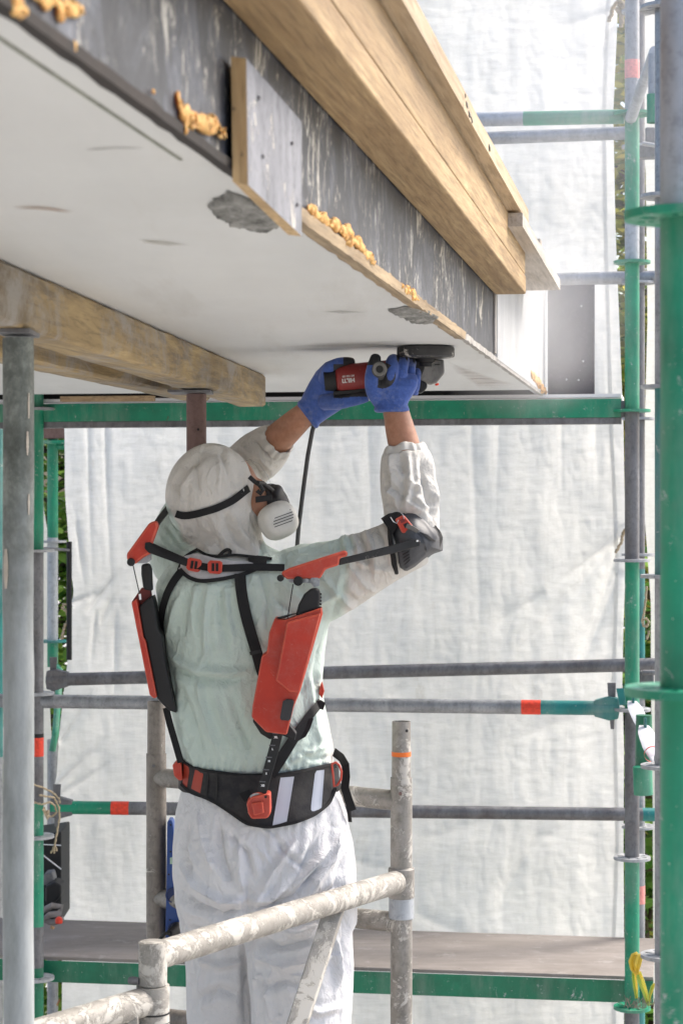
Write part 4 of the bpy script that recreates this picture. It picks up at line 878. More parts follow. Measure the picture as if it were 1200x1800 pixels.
# -- patches that follow the body's surface
def resamp(pts, n):
    pts = [Vector((p[0], p[1], 0)) for p in pts]; L = [0]
    for a, b in zip(pts[:-1], pts[1:]): L.append(L[-1]+(b-a).length)
    out = []
    for i in range(n+1):
        t = L[-1]*i/n; j = max(0, min(len(pts)-2, next((q for q in range(len(L)-1) if L[q+1] >= t), len(pts)-2))); d = L[j+1]-L[j]
        out.append(pts[j].lerp(pts[j+1], (t-L[j])/d if d else 0))
    return out
def surfY(px, py, tree=None):
    d = Vector(((px-600)/F, 1, (HY-py)/F)); l = d.length; h = (tree or bvh).ray_cast(Vector((0,0,CZ)), d/l, 20)
    return h[0].y if h[0] else None
def patch(name, tops, bots, mat, parent, lift=.003, thick=.003, nx=24, ny=4, sm_=6, smooth=60, defY=4.5, tree=None, bulge=0.0, maxd=.02):
    A = resamp(tops, nx); Bq = resamp(bots, nx); G = np.full((nx+1, ny+1), np.nan); XY = {}
    for i in range(nx+1):
        for j in range(ny+1):
            p = A[i].lerp(Bq[i], j/ny); XY[i,j] = (p.x, p.y); y = surfY(p.x, p.y, tree); G[i,j] = np.nan if y is None else y
    if np.all(np.isnan(G)): G[:] = defY
    for _ in range(60):
        if not np.isnan(G).any(): break
        H = G.copy()
        for i, j in zip(*np.where(np.isnan(G))):
            nb = [G[a,b] for a, b in ((i-1,j),(i+1,j),(i,j-1),(i,j+1)) if 0 <= a <= nx and 0 <= b <= ny and not np.isnan(G[a,b])]
            if nb: H[i,j] = sum(nb)/len(nb)+.004
        G = H
    S = G.copy()
    for _ in range(sm_):
        P = np.pad(S, 1, mode='edge'); S = (P[:-2,1:-1]+P[2:,1:-1]+P[1:-1,:-2]+P[1:-1,2:]+S*2)/6
    S = np.minimum(S, G+.001); 
    for _ in range(2):
        P = np.pad(S, 1, mode='edge'); S = (P[:-2,1:-1]+P[2:,1:-1]+P[1:-1,:-2]+P[1:-1,2:]+S*2)/6
    vs = []; fs = []; W = ny+1
    for back in (0, 1):
        for i in range(nx+1):
            for j in range(ny+1):
                b = bulge*math.sin(math.pi*j/ny); y = S[i,j]-lift+(maxd*0+.004 if back else -thick-b); vs.append(at(*XY[i,j], y))
    o = (nx+1)*W
    for i in range(nx):
        for j in range(ny):
            a = i*W+j; fs.append((a, a+1, a+W+1, a+W)); fs.append((o+a+W, o+a+W+1, o+a+1, o+a))
    for i in range(nx):
        for j in (0, ny): a = i*W+j; fs.append((a, a+W, o+a+W, o+a))
    for j in range(ny):
        for i in (0, nx): a = i*W+j; fs.append((a, a+1, o+a+1, o+a))
    return MB().add(vs, fs).build(name, mat, parent, smooth=smooth)
def strap(name, pts, w, mat, parent, n=None, **kw):
    P = resamp(pts, n or max(8, int(sum(math.hypot(b[0]-a[0], b[1]-a[1]) for a, b in zip(pts[:-1], pts[1:]))/6)))
    for _ in range(2): P = [P[0]]+[(P[i-1]+P[i]*2+P[i+1])/4 for i in range(1, len(P)-1)]+[P[-1]]
    t_, b_ = [], []
    for i, p in enumerate(P):
        d = (P[min(i+1, len(P)-1)]-P[max(i-1, 0)]).normalized(); nn = Vector((-d.y, d.x, 0)); ww = w if not isinstance(w, tuple) else w[0]+(w[1]-w[0])*i/(len(P)-1)
        t_.append(p-nn*ww/2); b_.append(p+nn*ww/2)
    return patch(name, t_, b_, mat, parent, nx=len(P)-1, ny=kw.pop('ny', 2), **kw)
def slab_px(pts, Y, th, name, mat, parent, bevel=.0025, seg=2, dY=None, **kw):
    """solid with the outline pts at distance Y (or dY per point), th metres thick"""
    fr_ = [at(a, b, Y + (dY[i] if dY else 0)) for i, (a, b) in enumerate(pts)]
    return MB().prism(fr_, Vector((0, th, 0))).build(name, mat, parent, bevel=bevel, seg=seg, **kw)

# -- respirator, glasses
gl = NT('clear lens'); g1_ = gl.n.new('ShaderNodeBsdfTransparent'); g1_.inputs[0].default_value = (.93,.93,.92,1); g2_ = gl.n.new('ShaderNodeBsdfGlossy'); g2_.inputs['Roughness'].default_value = .08; mx = gl.n.new('ShaderNodeMixShader'); mx.inputs[0].default_value = .10
gl.l.new(g1_.outputs[0], mx.inputs[1]); gl.l.new(g2_.outputs[0], mx.inputs[2]); gl.l.new(mx.outputs[0], gl.out.inputs[0])
gls = MB(); vs = []; fs = []; N = 16
for i in range(N+1):
    t = i/N
    for j in range(5):
        px = np.interp(t, [0,.3,.7,1], [424,452,474,460]) + (j-2)*2; py = np.interp(t, [0,.3,.7,1], [812,812,840,864]); s_ = (j/4-.5)
        vs.append(at(px - s_*20*(1-abs(2*t-1)*.3), py + s_*10, 4.50+.10*(j/4)))
for i in range(N):
    for j in range(4): a = i*5+j; fs.append((a, a+1, a+6, a+5))
lens = gls.add(vs, fs).build('safety_glasses', gl.m, person, smooth=180)
MB().tube([at(a, b, 4.487) for a, b in ((438,838),(447,846),(456,852),(462,862),(458,868),(452,862))], .0052, 12).build('temple_arm', M['black'], lens)
MB().tube([at(424,812,4.5), at(440,808,4.5), at(456,816,4.5), at(470,836,4.5), at(476,852,4.5)], .0011, 8).build('lens_rim', gl.m, lens)
resp = thing('tmp', None, None, person.location); resp.name = 'respirator'; resp.parent = person; resp.location = (0,0,0); resp['_org'] = list(person.location)
k = NT('grey black mask rubber'); k.set('Base Color', (.025,.025,.028)); k.set('Roughness', .6); maskm = k.m
mb = MB(); mb.ell(at(482,888,4.58), .036, .045, .052, 20, 14, rot=Matrix.Rotation(math.radians(-20),3,'Y')); mb.ell(at(487,868,4.57), .016, .04, .022, 16, 10)
link('face_piece', remesh(mb, .003, 4), maskm, resp, smooth=180)
fax = Vector((.30, -.94, .10)).normalized(); fc = at(489, 915, 4.50)
sx_ = Vector((1,0,0)) - fax*fax.x; sx_.normalize(); sy_ = fax.cross(sx_)
def dshape(a, r):  # rounded D outline
    x = math.cos(a); y = math.sin(a); q = (abs(x)**2.6+abs(y)**2.6)**(-1/2.6); return (x*q*r*(1.0), y*q*r*.93)
filt = plain('white filter plastic', (.60,.585,.54), .45, scale=60, var=.06, bump=.02)
vs = []; fs = []; n = 48
for r, h in ((.030,-.034),(.0385,-.030),(.0385,-.012),(.0445,-.008),(.0455,.0),(.0435,.010),(.0415,.012),(.0395,.020),(.033,.026),(.026,.0285),(.010,.0295)):
    for k_ in range(n):
        a = 2*math.pi*k_/n + math.radians(20); x, y = dshape(a, r); ca_, sa_ = math.cos(.45), math.sin(.45); vs.append(fc + fax*h + sx_*(x*ca_-y*sa_) + sy_*(x*sa_+y*ca_))
for i in range(10):
    for k_ in range(n): fs.append((i*n+k_, i*n+(k_+1)%n, (i+1)*n+(k_+1)%n, (i+1)*n+k_))
fs.append(tuple(range(n))); fs.append(tuple(10*n+k_ for k_ in range(n)))
fo_ = MB().add(vs, fs).build('filter_cartridge', filt, resp, smooth=40)
for i in range(6):
    c = fc + fax*.0292 + sy_*(.0165-i*.0066)*1.0; d = (sx_ - sy_*.38*-1).normalized(); hw = .025-.0016*abs(i-2.5)**1.5
    c = c + sx_*(.004)
    MB().cbox(c-fax*.0008*abs(i-2.5)**1.6, d*hw*2, sy_*.0018, fax*.004).build('filter_slot', M['black'], fo_)
MB().lathe([(.031,-.038),(.0335,-.034),(.0335,-.030),(.031,-.028)], fc, fax, 32).build('filter_ring', maskm, resp)
strap('head_strap', [(309,903),(322,908),(345,904),(380,894),(410,880),(432,862),(452,848)], 13, M['blackweb'], resp, lift=.003, thick=.003, sm_=3)
MB().tube([at(452,849,4.478), at(462,850,4.50), at(478,862,4.53)], .006, 10).build('strap_clip', M['black'], resp)
MB().box(at(449,884,4.475), at(478,880,4.50)-at(449,884,4.475), Vector((0,.003,0)), UP*.014).build('cheek_strap', M['blackweb'], resp, bevel=.001)
# -- gloves
k = NT('knitted blue glove'); n = k.noise(120, 4); k.set('Base Color', k.ramp(n, [(.3,(.030,.070,.25)),(.7,(.05,.105,.37))])); k.set('Base Color', k.mix(k.ramp(k.noise(22, 9, .8), [(.52,0),(.68,.45)]), k.p.inputs['Base Color'].links[0].from_socket, (.30,.32,.38))); k.set('Roughness', .85); k.bump(k.noise(30,5,.6,dist=.8), .4, .004, k.bump(k.noise(500,2), .3, .001)); k.set('Sheen Weight', .2); glm = k.m
k = NT('black glove coating'); k.set('Base Color', (.022,.022,.025)); k.set('Roughness', .7); k.bump(k.noise(200,4), .4, .002); coatm = k.m
def glove(mb, label, isblack):
    me = remesh(mb, .0016, 3, .5); me.materials.clear(); o = link('glove', me, [glm, coatm], person, smooth=180)
    org = Vector(o['_org']); idx = []
    for p in me.polygons:
        c = p.center + org; u, v = proj(c); idx.append(1 if isblack(u, v, c, p.normal) else 0)
    me.polygons.foreach_set('material_index', idx); me.update(); o['label'] = label; return o
mb = MB()
def pr_(cx, py, hw, Y, d, e=.85): return (at(cx, py, Y), (pxm(hw, Y), 0, 0), (0, d, 0), e)
ring_loft(mb, [pr_(688,725,28,4.51,.034), pr_(688,721,31.5,4.51,.038), pr_(688,716,30,4.51,.035), pr_(688,711,28,4.51,.033), pr_(688,702,32,4.508,.029), pr_(689,692,38,4.505,.028), pr_(690,680,43,4.50,.027), pr_(691,668,44,4.502,.023), pr_(693,658,38,4.51,.016)], 36)
for cx, ty, Y, r, dx, ky in ((686,636,4.488,.0162,6,668),(706,635,4.498,.0128,4,668),(720.5,640,4.518,.0112,3,672),(731.5,650,4.542,.0100,1,677)):
    limb(mb, [(cx-3,ky+14,Y+.016,r*.9),(cx-1,ky,Y-.002,r*1.0),(cx+dx*.3,ty+12,Y-.003,r),(cx+dx*.7,ty,Y+.016,r*.97),(cx+dx,ty-1,Y+.046,r*.95),(cx+dx,ty+9,Y+.078,r*.9),(cx+dx,ty+24,Y+.090,r*.82)], 16, 5)
limb(mb, [(668,706,4.505,.018),(657,688,4.490,.0185),(653,668,4.478,.0165),(655,648,4.478,.0145),(659,634,4.482,.0135),(660,627,4.488,.0115)], 16, 5)
glove(mb, 'right glove', lambda u, v, c, n_: (c.y > 4.525 and v < 668 and u > 668 and n_.y > .35) or (v < 672 and any(abs(u-g) < 1.6+max(0,(660-v))*.02 and c.y > y_ for g, y_ in ((699,4.485),(714.5,4.498),(727.5,4.520)))) or (u < 671 and v < 642) or ((u-672)**2+(v-660)**2 < 23**2 and c.y > 4.470 and u > 655) or (c.y > 4.60))
mb = MB()
def orr_(px, py, Y, hw, d, ang):
    a = math.radians(ang); return (at(px, py, Y), (math.cos(a)*pxm(hw, Y), 0, math.sin(a)*pxm(hw, Y)), (0, d, 0), .85)
ring_loft(mb, [orr_(538,733,4.665,26,.028,-52), orr_(541,729,4.66,29,.031,-52), orr_(545,724,4.66,27,.029,-52), orr_(555,712,4.65,31,.030,-50), orr_(568,698,4.64,36,.030,-48), orr_(578,686,4.625,40,.030,-55), orr_(586,672,4.61,38,.030,-68), orr_(592,661,4.605,30,.026,-75)], 36)
for pts in ([(572,668,4.60,.018),(578,650,4.575,.0165),(592,641,4.565,.0150),(608,638,4.575,.0140),(619,638,4.585,.0120)],
            [(566,672,4.62,.017),(570,655,4.62,.0155),(584,645,4.625,.0145),(602,640,4.635,.0135),(616,640,4.64,.0120)],
            [(562,680,4.65,.016),(564,664,4.66,.0150),(580,655,4.675,.0140),(598,650,4.68,.0130),(611,650,4.68,.0110)],
            [(562,690,4.665,.0145),(566,676,4.69,.0135),(582,668,4.70,.0125),(598,664,4.70,.0105)],
            [(570,706,4.62,.020),(592,706,4.585,.0190),(614,703,4.565,.0165),(634,699,4.558,.0150),(646,696,4.556,.0125)]):
    limb(mb, pts, 16, 5)
def lb(u, v, c, n_):
    if v < 646 and u > 603: return True
    if u > 586 and 640 < v: 
        return v < 700 - max(0, (u-600))*.12 or v < 697
    return u > 580 + abs(v-668)*.35 and v < 705 and v > 644
glove(mb, 'left glove', lb)

# ---------------------------------------------------------------- angle grinder and its cord
GY = 4.575
gd = thing('angle_grinder', 'red and black angle grinder held against the soffit', 'grinder', at(690,660,GY))
k = NT('worn red tool plastic'); n = k.noise(30,6,.7); k.set('Base Color', k.mix(k.ramp(n,[(.55,0),(.75,.35)]), (.22,.018,.016), (.36,.26,.24))); k.set('Roughness', .5); toolred = k.m
def gl_(px, py): return at(px, py, GY)
mb = MB(); ax = gl_(735,655)-gl_(590,668)
pts = [gl_(590,668)+ax*t for t in (-.14,-.08,-.02,0,.05,.2,.45,.7,.9,1.0)]
mb.tube(pts[:3]+[gl_(590,668)], [.022,.024,.026,.028], 28); mb.build('rear_handle', M['black'], gd, smooth=60)
MB().tube([gl_(590,668)+ax*t for t in (.0,.02,.06,.3,.6,.8,.95)], [.024,.030,.0335,.0345,.035,.035,.033], 36).build('motor_housing', toolred, gd, smooth=60)
mb = MB(); 
for z0 in (-.024,): mb.cbox(gl_(640,664)+Vector((0,-.006,-.030)), ax*.75, Vector((0,.034,0)), UP*.010)
mb.build('switch_strip', M['black'], gd, bevel=.003)
gm = galv('scuffed grey gear housing', (.06,.06,.06), (.26,.25,.23), metal=.2, rough=.5, seed=3)
hd = MB().prism([gl_(722,634),gl_(750,632),gl_(779,633),gl_(780,657),gl_(767,673),gl_(757,676),gl_(740,672),gl_(722,680)], Vector((0,.05,0)))
hd.v = [v-Vector((0,.028,0)) for v in hd.v]; gh = hd.build('gear_head', gm, gd, bevel=.005, seg=3)
MB().cbox(at(768,641,GY-.029), (.012,0,0), (0,.002,0), (0,0,.002)).build('spindle_lock', M['black'], gh)
MB().lathe([(.004,0),(.005,.003),(.003,.005)], at(767,674,GY-.01), (.3,0,-1), 12).build('red_button', M['redlab'], gh)
d_ = MB().prism([gl_(718,636),gl_(748,632),gl_(745,650),gl_(738,668),gl_(750,676),gl_(749,684),gl_(740,692),gl_(727,690),gl_(722,680)], Vector((0,.044,0))); d_.v = [v-Vector((0,.030,0)) for v in d_.v]
d_.build('head_collar', M['black'], gd, bevel=.004)
wc = Vector((at(748,615,4.52).x, 4.525, CZ+ZS)); blk = galv('scuffed black guard', (.012,.012,.013), (.035,.035,.036), metal=0, rough=.5, splat=.12, seed=2)
MB().lathe([(.060,-.002),(.0645,-.003),(.0655,-.008),(.0655,-.020),(.0645,-.0245),(.058,-.026),(.030,-.027)], wc, UP, 64).build('grinding_head', blk, gd, smooth=40)
MB().lathe([(.024,-.027),(.023,-.034),(.017,-.037),(.017,-.045)], Vector((wc.x, GY-.02, wc.z)), UP, 32).build('spindle_neck', M['black'], gd, smooth=40)
sh_ = at(665,655,4.55)
MB().lathe([(.0150,0),(.0155,.06),(.0215,.066),(.0215,.072),(.0170,.076),(.0165,.118),(.0172,.121),(.0172,.1245),(.0150,.126),(.0085,.1262),(.0080,.118)], sh_, (0,-1,0), 36).build('side_handle', galv('grey rubber grip', (.035,.035,.035), (.10,.10,.095), metal=0, rough=.6), gd, smooth=40)
MB().lathe([(.0086,.1240),(.0082,.1268)], sh_, (0,-1,0), 20).build('grip_hole', M['black'], gd); MB().lathe([(.0090,.1262),(.0105,.1275),(.0150,.1272),(.0170,.1225)], sh_, (0,-1,0), 36).build('grip_ring', galv('worn grip end', (.10,.10,.095), (.22,.21,.20), metal=0, rough=.6), gd)
def text(s, size, loc, rot, mat, parent, name='lettering', ext=.0004, bold=0.0, sp=1.0):
    cu = bpy.data.curves.new('t', 'FONT'); cu.body = s; cu.size = size; cu.align_x = 'CENTER'; cu.align_y = 'CENTER'; cu.extrude = ext; cu.offset = bold; cu.space_character = sp
    o = bpy.data.objects.new('t', cu); COL.objects.link(o); dg = bpy.context.evaluated_depsgraph_get(); me = bpy.data.meshes.new_from_object(o.evaluated_get(dg)); bpy.data.objects.remove(o); bpy.data.curves.remove(cu)
    me.transform(Matrix.Translation(loc) @ rot.to_4x4()); me.materials.clear(); return link(name, me, mat, parent, smooth=0)
lm = plain('white print', (.62,.58,.56), .6); lm2 = plain('bright white print', (.82,.82,.82), .6)
def facing(roll=0.0, tilt=0.0): return Matrix.Rotation(math.radians(tilt), 3, 'Z') @ Matrix.Rotation(math.radians(90), 3, 'X') @ Matrix.Rotation(math.radians(roll), 3, 'Z')
text('HILTI', .0125, at(612,668.5,GY-.0352)+Vector((0,0,0)), facing(185), lm, gd, bold=.0006)
text('AC 125-150', .0055, at(612,661,GY-.0350), facing(185), lm, gd, bold=.0002)
cd = [(556,735,4.66),(549,757,4.68),(541,800,4.70),(533,860,4.71),(525,925,4.72),(521,975,4.72),(519,1060,4.74),(515,1200,4.76),(512,1400,4.77),(515,1700,4.76),(520,2000,4.74)]
pts = [at(*c) for c in cd]; tag(MB().tube(pts, .0052, 12).build('electric_cord', plain('grey black cable', (.045,.047,.05), .5)), 'dark power cord hanging from the grinder behind the raised arm', 'cord')
# ---------------------------------------------------------------- overhead-work exoskeleton worn on the back
ex = thing('exoskeleton', 'red and black spring exoskeleton harness strapped over the coverall', 'exoskeleton', at(450,1400,4.40))
k = NT('scratched orange red shell'); n = k.noise(12,6,.6); c = k.ramp(n, [(.3,(.36,.017,.006)),(.7,(.50,.030,.010))]); c = k.mix(k.ramp(k.noise(5,8,.8), [(.45,0),(.75,.35)]), c, (.42,.25,.20)); c = k.mix(k.ramp(k.noise(45,8,.8,dist=1.5),[(.60,0),(.66,.55)]), c, (.45,.20,.14))
k.set('Base Color', c); k.set('Roughness', .46); k.bump(n, .1, .002); shell = k.m
refl = plain('silver reflective tape', (.50,.53,.60), .35, scale=8, var=.06, bump=.03)
k = NT('dusty black belt'); n = k.noise(16,7,.7); k.set('Base Color', k.ramp(n,[(.4,(.012,.012,.015)),(.8,(.06,.055,.05))])); k.set('Roughness', .8); k.bump(k.noise(300,3), .3, .002); beltm = k.m
worn = plain('worn shell edge highlight', (.52,.075,.04), .5)  # lighter red for bevels: rubbed edges plus a highlight put into the colour
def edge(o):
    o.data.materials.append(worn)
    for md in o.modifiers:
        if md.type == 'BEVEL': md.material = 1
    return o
# belt: a ring right round the waist and the deep back panel
mb = MB(); vs = []; fs = []; n = 72
for (py, gx, th) in ((1348,1.02,.0),(1346,1.05,.008),(1364,1.06,.010),(1384,1.04,.010),(1388,1.0,.004)):
    l, r, hd = np.interp(py, [1340,1362,1390], [318,322,318]), np.interp(py, [1340,1362,1390], [590,588,598]), np.interp(py, [1340,1362,1390], [.146,.13,.135])
    c = at((l+r)/2, py, 4.52)
    for k_ in range(n):
        a = 2*math.pi*k_/n; vs.append(c + Vector((math.cos(a)*pxm((r-l)/2)*gx, math.sin(a)*(hd*gx+.006), 0)))
for i in range(4):
    for k_ in range(n): fs.append((i*n+k_, i*n+(k_+1)%n, (i+1)*n+(k_+1)%n, (i+1)*n+k_))
waist = mb.add(vs, fs).build('waist_belt', beltm, ex, smooth=60)
BT = [(318,1335),(333,1347),(353,1353),(380,1357),(420,1362),(453,1362),(487,1362),(520,1357),(553,1350),(583,1343),(590,1344)]
BBm = [(318,1378),(333,1393),(360,1402),(380,1412),(407,1430),(433,1449),(473,1455),(520,1446),(553,1433),(580,1412),(590,1385)]
bp = patch('back_panel', BT, BBm, beltm, ex, lift=.010, thick=.005, nx=50, ny=10, sm_=20)
bb = BVHTree.FromPolygons([v.co + Vector(bp['_org']) for v in bp.data.vertices], [tuple(p.vertices) for p in bp.data.polygons])
kw = dict(tree=bb, lift=.0005)
strap('belt_edging', BT, 5, M['blackweb'], ex, thick=.004, **kw); strap('belt_edging', BBm, 5, M['blackweb'], ex, thick=.004, **kw)
patch('reflective_stripe', [(493,1367),(504,1366),(517,1365)], [(479,1451),(492,1448),(504,1444)], refl, ex, thick=.0012, nx=6, ny=12, **kw)
patch('reflective_stripe', [(554,1355),(562,1354),(570,1353)], [(545,1430),(555,1426),(565,1420)], refl, ex, thick=.0012, nx=6, ny=12, **kw)
dr = M['red']
k = NT('dull red strap panel'); k.set('Base Color', (.33,.045,.025)); k.set('Roughness', .5); drm = k.m
patch('size_tab', [(323,1342),(328,1344),(334,1347)], [(321,1380),(325,1382),(329,1384)], drm, ex, thick=.002, nx=4, ny=6, **kw)
t2 = patch('size_tab', [(343,1353),(350,1355),(358,1357)], [(336,1386),(345,1391),(352,1394)], drm, ex, thick=.002, nx=4, ny=6, **kw)
patch('belt_loop', [(380,1357),(383,1358)], [(377,1411),(381,1413)], M['black'], ex, thick=.003, nx=2, ny=6, **kw)
patch('belt_loop', [(364,1358),(367,1358)], [(360,1398),(364,1400)], M['black'], ex, thick=.003, nx=2, ny=6, **kw)
slab_px([(303,1345),(311,1338),(319,1342),(321,1372),(314,1372),(306,1364)], 4.43, .05, 'hip_clip', shell, ex)
# right D buckle and hanging strap end
mb = MB(); pts = [(583,1343),(590,1340),(596,1345),(600,1356),(599,1370),(593,1380),(587,1383),(585,1362),(583,1343)]
mb.tube([at(a,b,4.42) for a, b in pts], .0026, 10).build('buckle_ring', shell, ex, smooth=60)
def ribbon(name, pts, w, mat, parent, th=.002):     # free-hanging webbing: (px, py, Y, turn)
    vs = []; fs = []; P = [at(a,b,y) for a,b,y,*_ in pts]
    for i, p in enumerate(P):
        d = (P[min(i+1,len(P)-1)]-P[max(i-1,0)]).normalized(); tw_ = pts[i][3] if len(pts[i]) > 3 else 0; s_ = d.cross(Vector((0,1,0))).normalized(); s_ = Matrix.Rotation(tw_, 3, d) @ s_; n_ = s_.cross(d)
        for a_, b_ in ((-1,-1),(1,-1),(1,1),(-1,1)): vs.append(p + s_*a_*w/2 + n_*b_*th/2)
    for i in range(len(P)-1):
        for q in range(4): a_ = i*4+q; b_ = i*4+(q+1)%4; fs.append((a_, b_, b_+4, a_+4))
    fs.append((0,1,2,3)); fs.append(tuple(len(vs)-4+q for q in (3,2,1,0)))
    return MB().add(vs, fs).build(name, mat, parent, smooth=30)
ribbon('strap_tail', [(587,1322,4.50,.2),(600,1332,4.47,.3),(607,1345,4.45,.4),(608,1365,4.45,.4),(606,1385,4.45,.3),(612,1405,4.45,.2),(619,1425,4.45,.1)], .019, M['blackweb'], ex)
ribbon('strap_tail', [(602,1380,4.47,.6),(610,1400,4.47,.7),(613,1425,4.47,.8),(615,1445,4.47,.9)], .012, M['blackweb'], ex)
# yoke at the neck
patch('yoke_panel', [(315,995),(322,978),(345,972),(378,981),(410,986),(432,986),(446,990)], [(313,1003),(322,1010),(333,1016),(353,1021),(390,1017),(420,1010),(446,1003)], refl if False else plain('silvery yoke fabric', (.52,.51,.52), .6), ex, lift=.004, thick=.004, nx=26, ny=6, sm_=10)
strap('yoke_edging', [(316,1000),(326,1012),(340,1019),(353,1022),(375,1020),(400,1016),(430,1009),(455,998)], 7, M['blackweb'], ex, lift=.007, thick=.004)
strap('yoke_edging', [(314,1002),(320,982),(334,972),(348,965)], 5, M['blackweb'], ex, lift=.006, thick=.004)
strap('yoke_edging', [(347,966),(362,976),(385,978),(410,975),(440,978),(478,982)], 5, M['blackweb'], ex, lift=.006, thick=.005)
strap('yoke_fold', [(385,977),(398,964),(408,968),(402,976)], 6, M['blackweb'], ex, lift=.007, thick=.003)
patch('strap_yoke', [(436,980),(450,976),(470,978)], [(438,998),(452,1000),(468,994)], M['blackweb'], ex, lift=.008, thick=.003, nx=6, ny=4)
cs = strap('cross_strap', [(262,958),(278,966),(296,974),(318,984),(333,990),(360,997),(395,999),(435,997),(470,997),(500,998)], 13, M['blackweb'], ex, lift=.014, thick=.003, sm_=30)
for cx, cy, an in ((341,993,8),(378,997,0)):
    Y0 = (surfY(cx, cy) or 4.4)-.026; a = math.radians(an)
    R_ = lambda dx, dy: (cx+dx*math.cos(a)-dy*math.sin(a), cy+dx*math.sin(a)+dy*math.cos(a))
    o = slab_px([R_(-13,-8),(R_(-9,-12)),(R_(9,-11)),(R_(13,-8)),(R_(12,9)),(R_(8,12)),(R_(-9,11)),(R_(-13,7))], Y0, .006, 'buckle', shell, ex, bevel=.0015)
    for dx in (-3.5, 3.5): slab_px([R_(dx-2.4,-7),R_(dx+2.4,-7),R_(dx+2.4,7),R_(dx-2.4,7)], Y0-.0012, .002, 'buckle_slot', M['blackweb'], o, bevel=0)
strap('back_strap', [(422,1008),(423,1030),(427,1058),(433,1085),(443,1120),(452,1150),(462,1185)], 20, M['blackweb'], ex, lift=.006, thick=.003)
patch('strap_seam', [(438,1146),(459,1141)], [(440,1152),(461,1147)], M['black'], ex, lift=.010, thick=.001, nx=4, ny=2)
strap('back_strap', [(319,1004),(306,1020),(294,1042),(286,1068),(282,1095),(283,1122)], (14,11), M['blackweb'], ex, lift=.005, thick=.003)
strap('side_strap', [(565,1232),(556,1244),(545,1256),(530,1278),(510,1308),(492,1336),(474,1362)], (13,22), M['blackweb'], ex, lift=.012, thick=.003)
ribbon('strap_loop', [(547,1262,4.40,0),(541,1280,4.385,.5),(534,1292,4.38,.3),(520,1300,4.375,0),(505,1318,4.37,0)], .011, M['blackweb'], ex)
slab_px([(556,1232),(564,1231),(572,1236),(568,1248),(561,1246)], 4.40, .01, 'strap_end', M['blackweb'], ex, bevel=.001)
slab_px([(560,1220),(563,1205),(566,1198),(570,1215),(566,1228)], 4.45, .02, 'side_buckle', shell, ex, bevel=.002)
patch('strap_end', [(420,1395),(438,1388)], [(430,1410),(446,1400)], M['blackweb'], ex, lift=.018, thick=.002, nx=3, ny=3)
# right actuator
AY = 4.265
dk_ = slab_px([(448,1255),(500,1262),(521,1290),(518,1302),(496,1293),(474,1300),(458,1290),(444,1268)], AY+.045, .04, 'shell_base', M['black'], ex)
OUT = [(483,1086),(501,1090),(565,1068),(567,1080),(545,1156),(528,1214),(517,1241),(504,1292),(467,1287),(442,1261),(444,1240),(460,1153),(469,1147),(473,1112)]
act = slab_px(OUT, AY, .070, 'actuator_shell', shell, ex, bevel=.0035, seg=3, dY=[.028,0,.004,.004,0,0,0,0,.010,.034,.034,.030,.028,.028])
slab_px([(504,1094),(564,1078),(545,1150),(527,1218),(509,1217),(484,1196),(488,1180)], AY-.016, .02, 'raised_face', shell, act, bevel=.004, seg=3, dY=[0,.004,.002,0,0,.004,.002])
slab_px([(497,1233),(504,1229),(514,1230),(517,1234),(511,1264),(507,1267),(494,1266),(492,1262)], AY-.003, .01, 'window', plain('smoked window', (.02,.02,.024), .3), act, bevel=.001)
slab_px([(486,1087),(502,1086),(523,1078),(558,1070),(562,1067),(535,1076),(505,1082)], AY+.012, .04, 'inner_rim', M['black'], act, bevel=0)
slab_px([(553,1033),(562,1037),(563,1050),(560,1076),(522,1086),(520,1080),(524,1064),(534,1045),(545,1036)], AY+.012, .034, 'pivot_arm', M['black'], ex, bevel=.006, seg=3)
for i in range(5): slab_px([(560,1042+i*6),(565,1043+i*6),(565,1046+i*6),(560,1046+i*6)], AY+.02, .014, 'ratchet_tooth', M['black'], ex, bevel=0)
MB().tube([at(515,1027,AY-.004), at(505,1090,AY+.006)], .0012, 8).build('tension_cable', M['black'], ex)
rod = slab_px([(480,1288),(497,1291),(490,1320),(468,1396),(452,1392),(466,1340)], AY+.030, .012, 'size_rail', M['black'], ex, bevel=.0015)
for s_, x, y, sz in (('XL',485,1296,.0062),('L',479,1317,.0058),('M',473,1338,.0058),('S',468,1360,.0058),('XS',462,1381,.0062)):
    text(s_, sz, at(x, y, AY+.0295), facing(0), lm2, rod, bold=.0003)
    slab_px([(x-6,y-8),(x+5,y-7.4),(x+4.6,y-5.6),(x-6.4,y-6.2)], AY+.0292, .002, 'rail_notch', plain('rail notch', (.10,.10,.11), .4), rod, bevel=0)
BY = AY+.018
bs = slab_px([(433,1412),(441,1402),(462,1397),(470,1396),(475,1397),(476,1430),(470,1439),(442,1440),(436,1430)], BY, .06, 'hip_block', shell, ex, bevel=.004, seg=3, dY=[.012,0,0,0,.006,.008,.006,.006,.012])
slab_px([(442,1412),(462,1409),(464,1430),(446,1434)], BY-.005, .01, 'block_face', shell, bs, bevel=.003, dY=[.004,0,0,.004])
MB().lathe([(.011,0),(.011,.005),(.008,.006)], at(449,1402,BY+.02), (-.2,-.3,1), 20).build('metal_pin', M['galv_l'], bs)
MB().lathe([(.003,0),(.003,.0012)], at(467,1401,BY), (0,-1,.3), 12).build('screw_hole', M['black'], bs)
